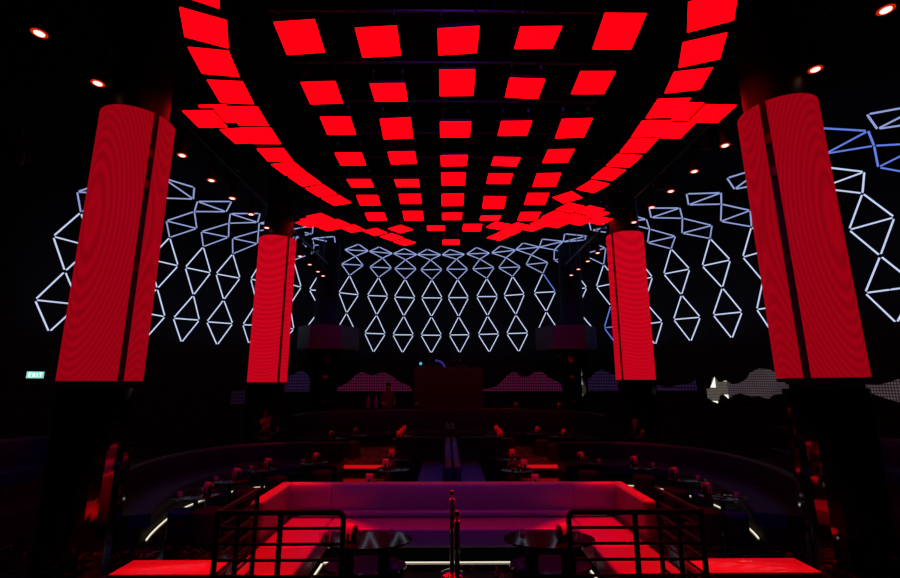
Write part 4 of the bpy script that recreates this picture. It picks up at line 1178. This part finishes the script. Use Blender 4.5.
t = thing('laptop', 'open dark laptop standing on the DJ booth centre', 'laptop', (0.13, 17.93, Z))
obj('keyboard_deck', box(B(), -0.17, 0.17, -0.12, 0.12, 0, 0.02), HOUS, t)
bm = B(); box(bm, -0.17, 0.17, 0, 0.012, 0.0, 0.22)
bmesh.ops.rotate(bm, verts=bm.verts, cent=(0, 0, 0), matrix=Matrix.Rotation(math.radians(15), 3, 'X'))
bmesh.ops.translate(bm, verts=bm.verts, vec=(0, -0.12, 0.02))
obj('lid', bm, HOUS, t)
t = thing('desk_lamp', 'purple-lit gooseneck hood arching over the DJ booth', 'lamp', (-0.05, 17.72, Z))
bm = B()
pts = [Vector((-0.36 + 0.36 * math.sin(PI / 2 * i / 8), 0, 0.28 * math.cos(PI / 2 * (i / 8)))) for i in range(9)]
for p, q in zip(pts, pts[1:]):
    rod(bm, p, q, 0.035, 8)
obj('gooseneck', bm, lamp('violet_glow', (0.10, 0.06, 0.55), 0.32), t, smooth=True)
obj('foot', lathe(B(), [(0.06, -0.0), (0.06, 0.02)], 16), HOUS, t)
t = thing('headphones', 'pair of headphones on a stand at the DJ booth', 'headphones', (0.42, 17.68, Z))
bm = B()
for i in range(10):
    a, b = PI * i / 10, PI * (i + 1) / 10
    rod(bm, (0.10 * math.cos(a), 0, 0.30 + 0.12 * math.sin(a)), (0.10 * math.cos(b), 0, 0.30 + 0.12 * math.sin(b)), 0.012, 8)
obj('headband', bm, HOUS, t)
for s in (-1, 1):
    obj('ear_cup', ball(B(), (s * 0.1, 0, 0.28), 0.055, s=(0.6, 1, 1)), mat('violet_plastic', (0.2, 0.1, 0.35), 0.4), t, smooth=True)
obj('stand', rod(B(), (0, 0, 0), (0, 0, 0.42), 0.012, 8), HOUS, t)

def counter(label, x0, x1):
    t = thing('service_counter', label, 'counter', ((x0 + x1) / 2, 16.35, 0.2), 0, 'service counters behind the tier')
    h = (x1 - x0) / 2
    obj('worktop', box(B(), -h, h, -0.22, 0.22, 1.05, 1.09, bev=0.005), TABLEM, t)
    obj('cabinet', box(B(), -h + 0.03, h - 0.03, -0.18, 0.2, 0.0, 1.05), BLACK, t)
counter('black service counter left of the DJ booth', -4.0, -0.6)
counter('black service counter right of the DJ booth', 0.9, 4.2)
CZ = 1.29
for k, x in enumerate((-2.66, -2.40)):
    t = thing('spirit_bottle', 'tall clear bottle on the left counter, %s of the two' % ('left' if k == 0 else 'right'), 'bottle', (x, 16.3, CZ), 0, 'bottles on the left counter')
    obj('body', lathe(B(), [(0.07, 0), (0.075, 0.02), (0.075, 0.27), (0.03, 0.34), (0.028, 0.42), (0.0, 0.421)], 18), mat('blue_bottle_glass', (0.10, 0.12, 0.35), 0.15), t, smooth=True)
    obj('cap', lathe(B(), [(0.032, 0.422), (0.032, 0.46)], 14), CHROME2, t)
for x, y, w in ((-2.12, 16.25, 'left counter, outer'), (-1.0, 16.25, 'left counter beside the DJ booth'), (2.4, 16.25, 'right counter, inner'), (3.9, 16.25, 'right counter, outer')):
    napkin_holder('black cup holding a folded napkin on the ' + w, x, y, CZ, 0.1, 'napkin holders')

# bartender standing behind the left counter
def person():
    t = thing('person', 'person in a purple-grey shirt standing behind the left counter', 'person', (-2.08, 16.95, 0.4), 0.3)
    me = bpy.data.meshes.new('body')
    V = [(0, 0, 0.92), (0, 0, 1.10), (0, -0.01, 1.32), (0, 0, 1.44), (0, -0.02, 1.56), (0, -0.03, 1.66),
         (0.17, 0, 1.38), (0.23, -0.03, 1.12), (0.20, -0.20, 0.97), (-0.17, 0, 1.38), (-0.23, -0.03, 1.12), (-0.20, -0.20, 0.97),
         (0.09, 0, 0.86), (0.10, -0.01, 0.48), (0.10, 0.02, 0.06), (0.10, -0.12, 0.04), (-0.09, 0, 0.86), (-0.10, -0.01, 0.48), (-0.10, 0.02, 0.06), (-0.10, -0.12, 0.04)]
    E = [(0, 1), (1, 2), (2, 3), (3, 4), (4, 5), (2, 6), (6, 7), (7, 8), (2, 9), (9, 10), (10, 11), (0, 12), (12, 13), (13, 14), (14, 15), (0, 16), (16, 17), (17, 18), (18, 19)]
    R = [.14, .14, .15, .06, .075, .08, .07, .05, .035, .07, .05, .035, .09, .065, .045, .04, .09, .065, .045, .04]
    me.from_pydata(V, E, [])
    o = bpy.data.objects.new('body', me)
    COL.objects.link(o)
    sk = o.modifiers.new('skin', 'SKIN')
    for i, r in enumerate(R):
        s = me.skin_vertices[0].data[i]
        s.radius = (r, r * (0.72 if i in (0, 1, 2) else 1.0))
        s.use_root = (i == 0)
    sb = o.modifiers.new('sub', 'SUBSURF'); sb.levels = 2; sb.render_levels = 2
    dg = bpy.context.evaluated_depsgraph_get()
    m2 = bpy.data.meshes.new_from_object(o.evaluated_get(dg))
    o.modifiers.clear()
    o.data = m2
    m2.materials.clear(); m2.materials.append(SHIRT); m2.materials.append(SKIN)
    for p in m2.polygons:
        p.use_smooth = True
        if p.center.z > 1.47 or (p.center.z < 1.06 and p.center.y < -0.1 and p.center.z > 0.9):
            p.material_index = 1
    o.parent = t
    hb = B()
    ball(hb, (0, -0.01, 1.66), 0.105, 16, (0.86, 1.0, 1.02))
    for v in list(hb.verts):
        if v.co.z < 1.62 and v.co.y < -0.02:
            hb.verts.remove(v)
    obj('hair', hb, HAIRM, t, smooth=True)
person()

# ---------------------------------------------------------------- exit sign on the left wall
t = thing('exit_sign', 'small glowing green EXIT sign on the left wall', 'exit sign', (-11.48, 13.18, 2.28), math.radians(62.7))
obj('housing', box(B(), -0.21, 0.21, 0.0, 0.07, -0.02, 0.19, bev=0.006), BLACK, t)
fc = obj('face', box(B(), -0.195, 0.195, -0.012, -0.001, -0.005, 0.175), EXITM, t)
bm = B()
def stroke(x0, z0, x1, z1, w=0.016):
    d = Vector((x1 - x0, 0, z1 - z0)); L = d.length; d.normalize()
    n = Vector((-d.z, 0, d.x)) * (w / 2)
    a, b = Vector((x0, 0, z0)), Vector((x1, 0, z1))
    q = [a + n, b + n, b - n, a - n]
    f = [bm.verts.new((p.x, -0.018, p.z)) for p in q]
    g = [bm.verts.new((p.x, -0.0125, p.z)) for p in q]
    bm.faces.new(f); bm.faces.new(g[::-1])
    for i in range(4):
        bm.faces.new((f[i], f[(i + 1) % 4], g[(i + 1) % 4], g[i]))
h0, h1 = 0.035, 0.135
x = -0.145
stroke(x, h0, x, h1); stroke(x, h0, x + 0.05, h0); stroke(x, h1, x + 0.05, h1); stroke(x, 0.085, x + 0.042, 0.085)
x = -0.065
stroke(x, h0, x + 0.055, h1); stroke(x + 0.055, h0, x, h1)
x = 0.04
stroke(x, h0, x, h1)
x = 0.085
stroke(x, h1, x + 0.06, h1); stroke(x + 0.03, h0, x + 0.03, h1)
obj('lettering', bm, EXITT, fc)

# ---------------------------------------------------------------- lamps and added fill spots
def spot(name, loc, target, color, energy, size_deg, blend=0.4, r=0.08):
    l = bpy.data.lights.new(name, 'SPOT')
    l.color = color
    l.energy = energy
    l.spot_size = math.radians(size_deg)
    l.spot_blend = blend
    l.shadow_soft_size = r
    o = bpy.data.objects.new(name, l)
    COL.objects.link(o)
    o.location = loc
    o.rotation_euler = (Vector(target) - Vector(loc)).to_track_quat('-Z', 'Y').to_euler()
    return o
RED = (1.0, 0.001, 0.005)
BLUE = (0.05, 0.03, 1.0)
PURP = (0.25, 0.06, 1.0)
spot('spot_wing_left', (-3.1, 7.0, 6.1), (-2.2, 5.4, 0.4), RED, 2300, 30, 0.12)
spot('spot_wing_right', (3.4, 7.0, 6.1), (2.45, 5.4, 0.4), RED, 2300, 30, 0.12)
spot('fill_sofa_violet', (0.1, 1.2, 6.4), (0.1, 6.8, 0.6), PURP, 250, 38, 0.8)  # unseen spot, added to tint the sofa back violet
spot('spot_booth_blue', (0.1, 6.25, 6.2), (0.11, 9.3, 0.5), BLUE, 420, 20, 0.5)
spot('spot_rear_left', (-4.65, 10.44, 6.07), (-4.3, 11.0, 0.8), RED, 600, 16, 0.6)
spot('spot_rear_right', (4.70, 10.0, 6.07), (4.5, 11.0, 0.8), RED, 600, 16, 0.6)
spot('fill_side_left', (-2.0, 2.0, 7.0), (-5.0, 8.2, 0.5), BLUE, 260, 40, 0.8)  # unseen blue spot, added to tint the left banquette
spot('fill_side_right', (2.2, 2.0, 7.0), (5.2, 8.2, 0.5), BLUE, 260, 40, 0.8)  # same added blue for the right banquette
spot('fill_rig_violet', (0.1, 2.6, 7.7), (0.1, 8.0, 6.7), PURP, 120, 60, 0.8)  # added to bring violet glints to rods and clamps
spot('fill_column_left', (-1.2, 14.0, 6.8), (-4.7, 18.2, 4.0), BLUE, 120, 26, 0.8)  # added to turn the left capital's sides blue
spot('fill_column_right', (1.4, 14.0, 6.8), (4.9, 18.2, 4.0), BLUE, 120, 26, 0.8)  # added likewise for the right capital

# ---------------------------------------------------------------- world and camera
w = bpy.data.worlds.new('night')
w.use_nodes = True
w.node_tree.nodes['Background'].inputs[0].default_value = (0.15, 0.2, 1.0, 1)
w.node_tree.nodes['Background'].inputs[1].default_value = 0.0
scene.world = w
cam = bpy.data.cameras.new('camera')
cam.sensor_width = 36
cam.lens = 460 * 36 / 900
cam.clip_start = 0.05
cam.clip_end = 200
co = bpy.data.objects.new('camera', cam)
COL.objects.link(co)
co.location = (0, 0, 2.2)
co.rotation_euler = (math.radians(90 + 11.3), 0, math.radians(-0.5))
scene.camera = co
scene.view_settings.view_transform = 'Standard'
scene.view_settings.look = 'None'
scene.view_settings.exposure = 0
scene.view_settings.gamma = 1
scene.view_settings.use_curve_mapping = False
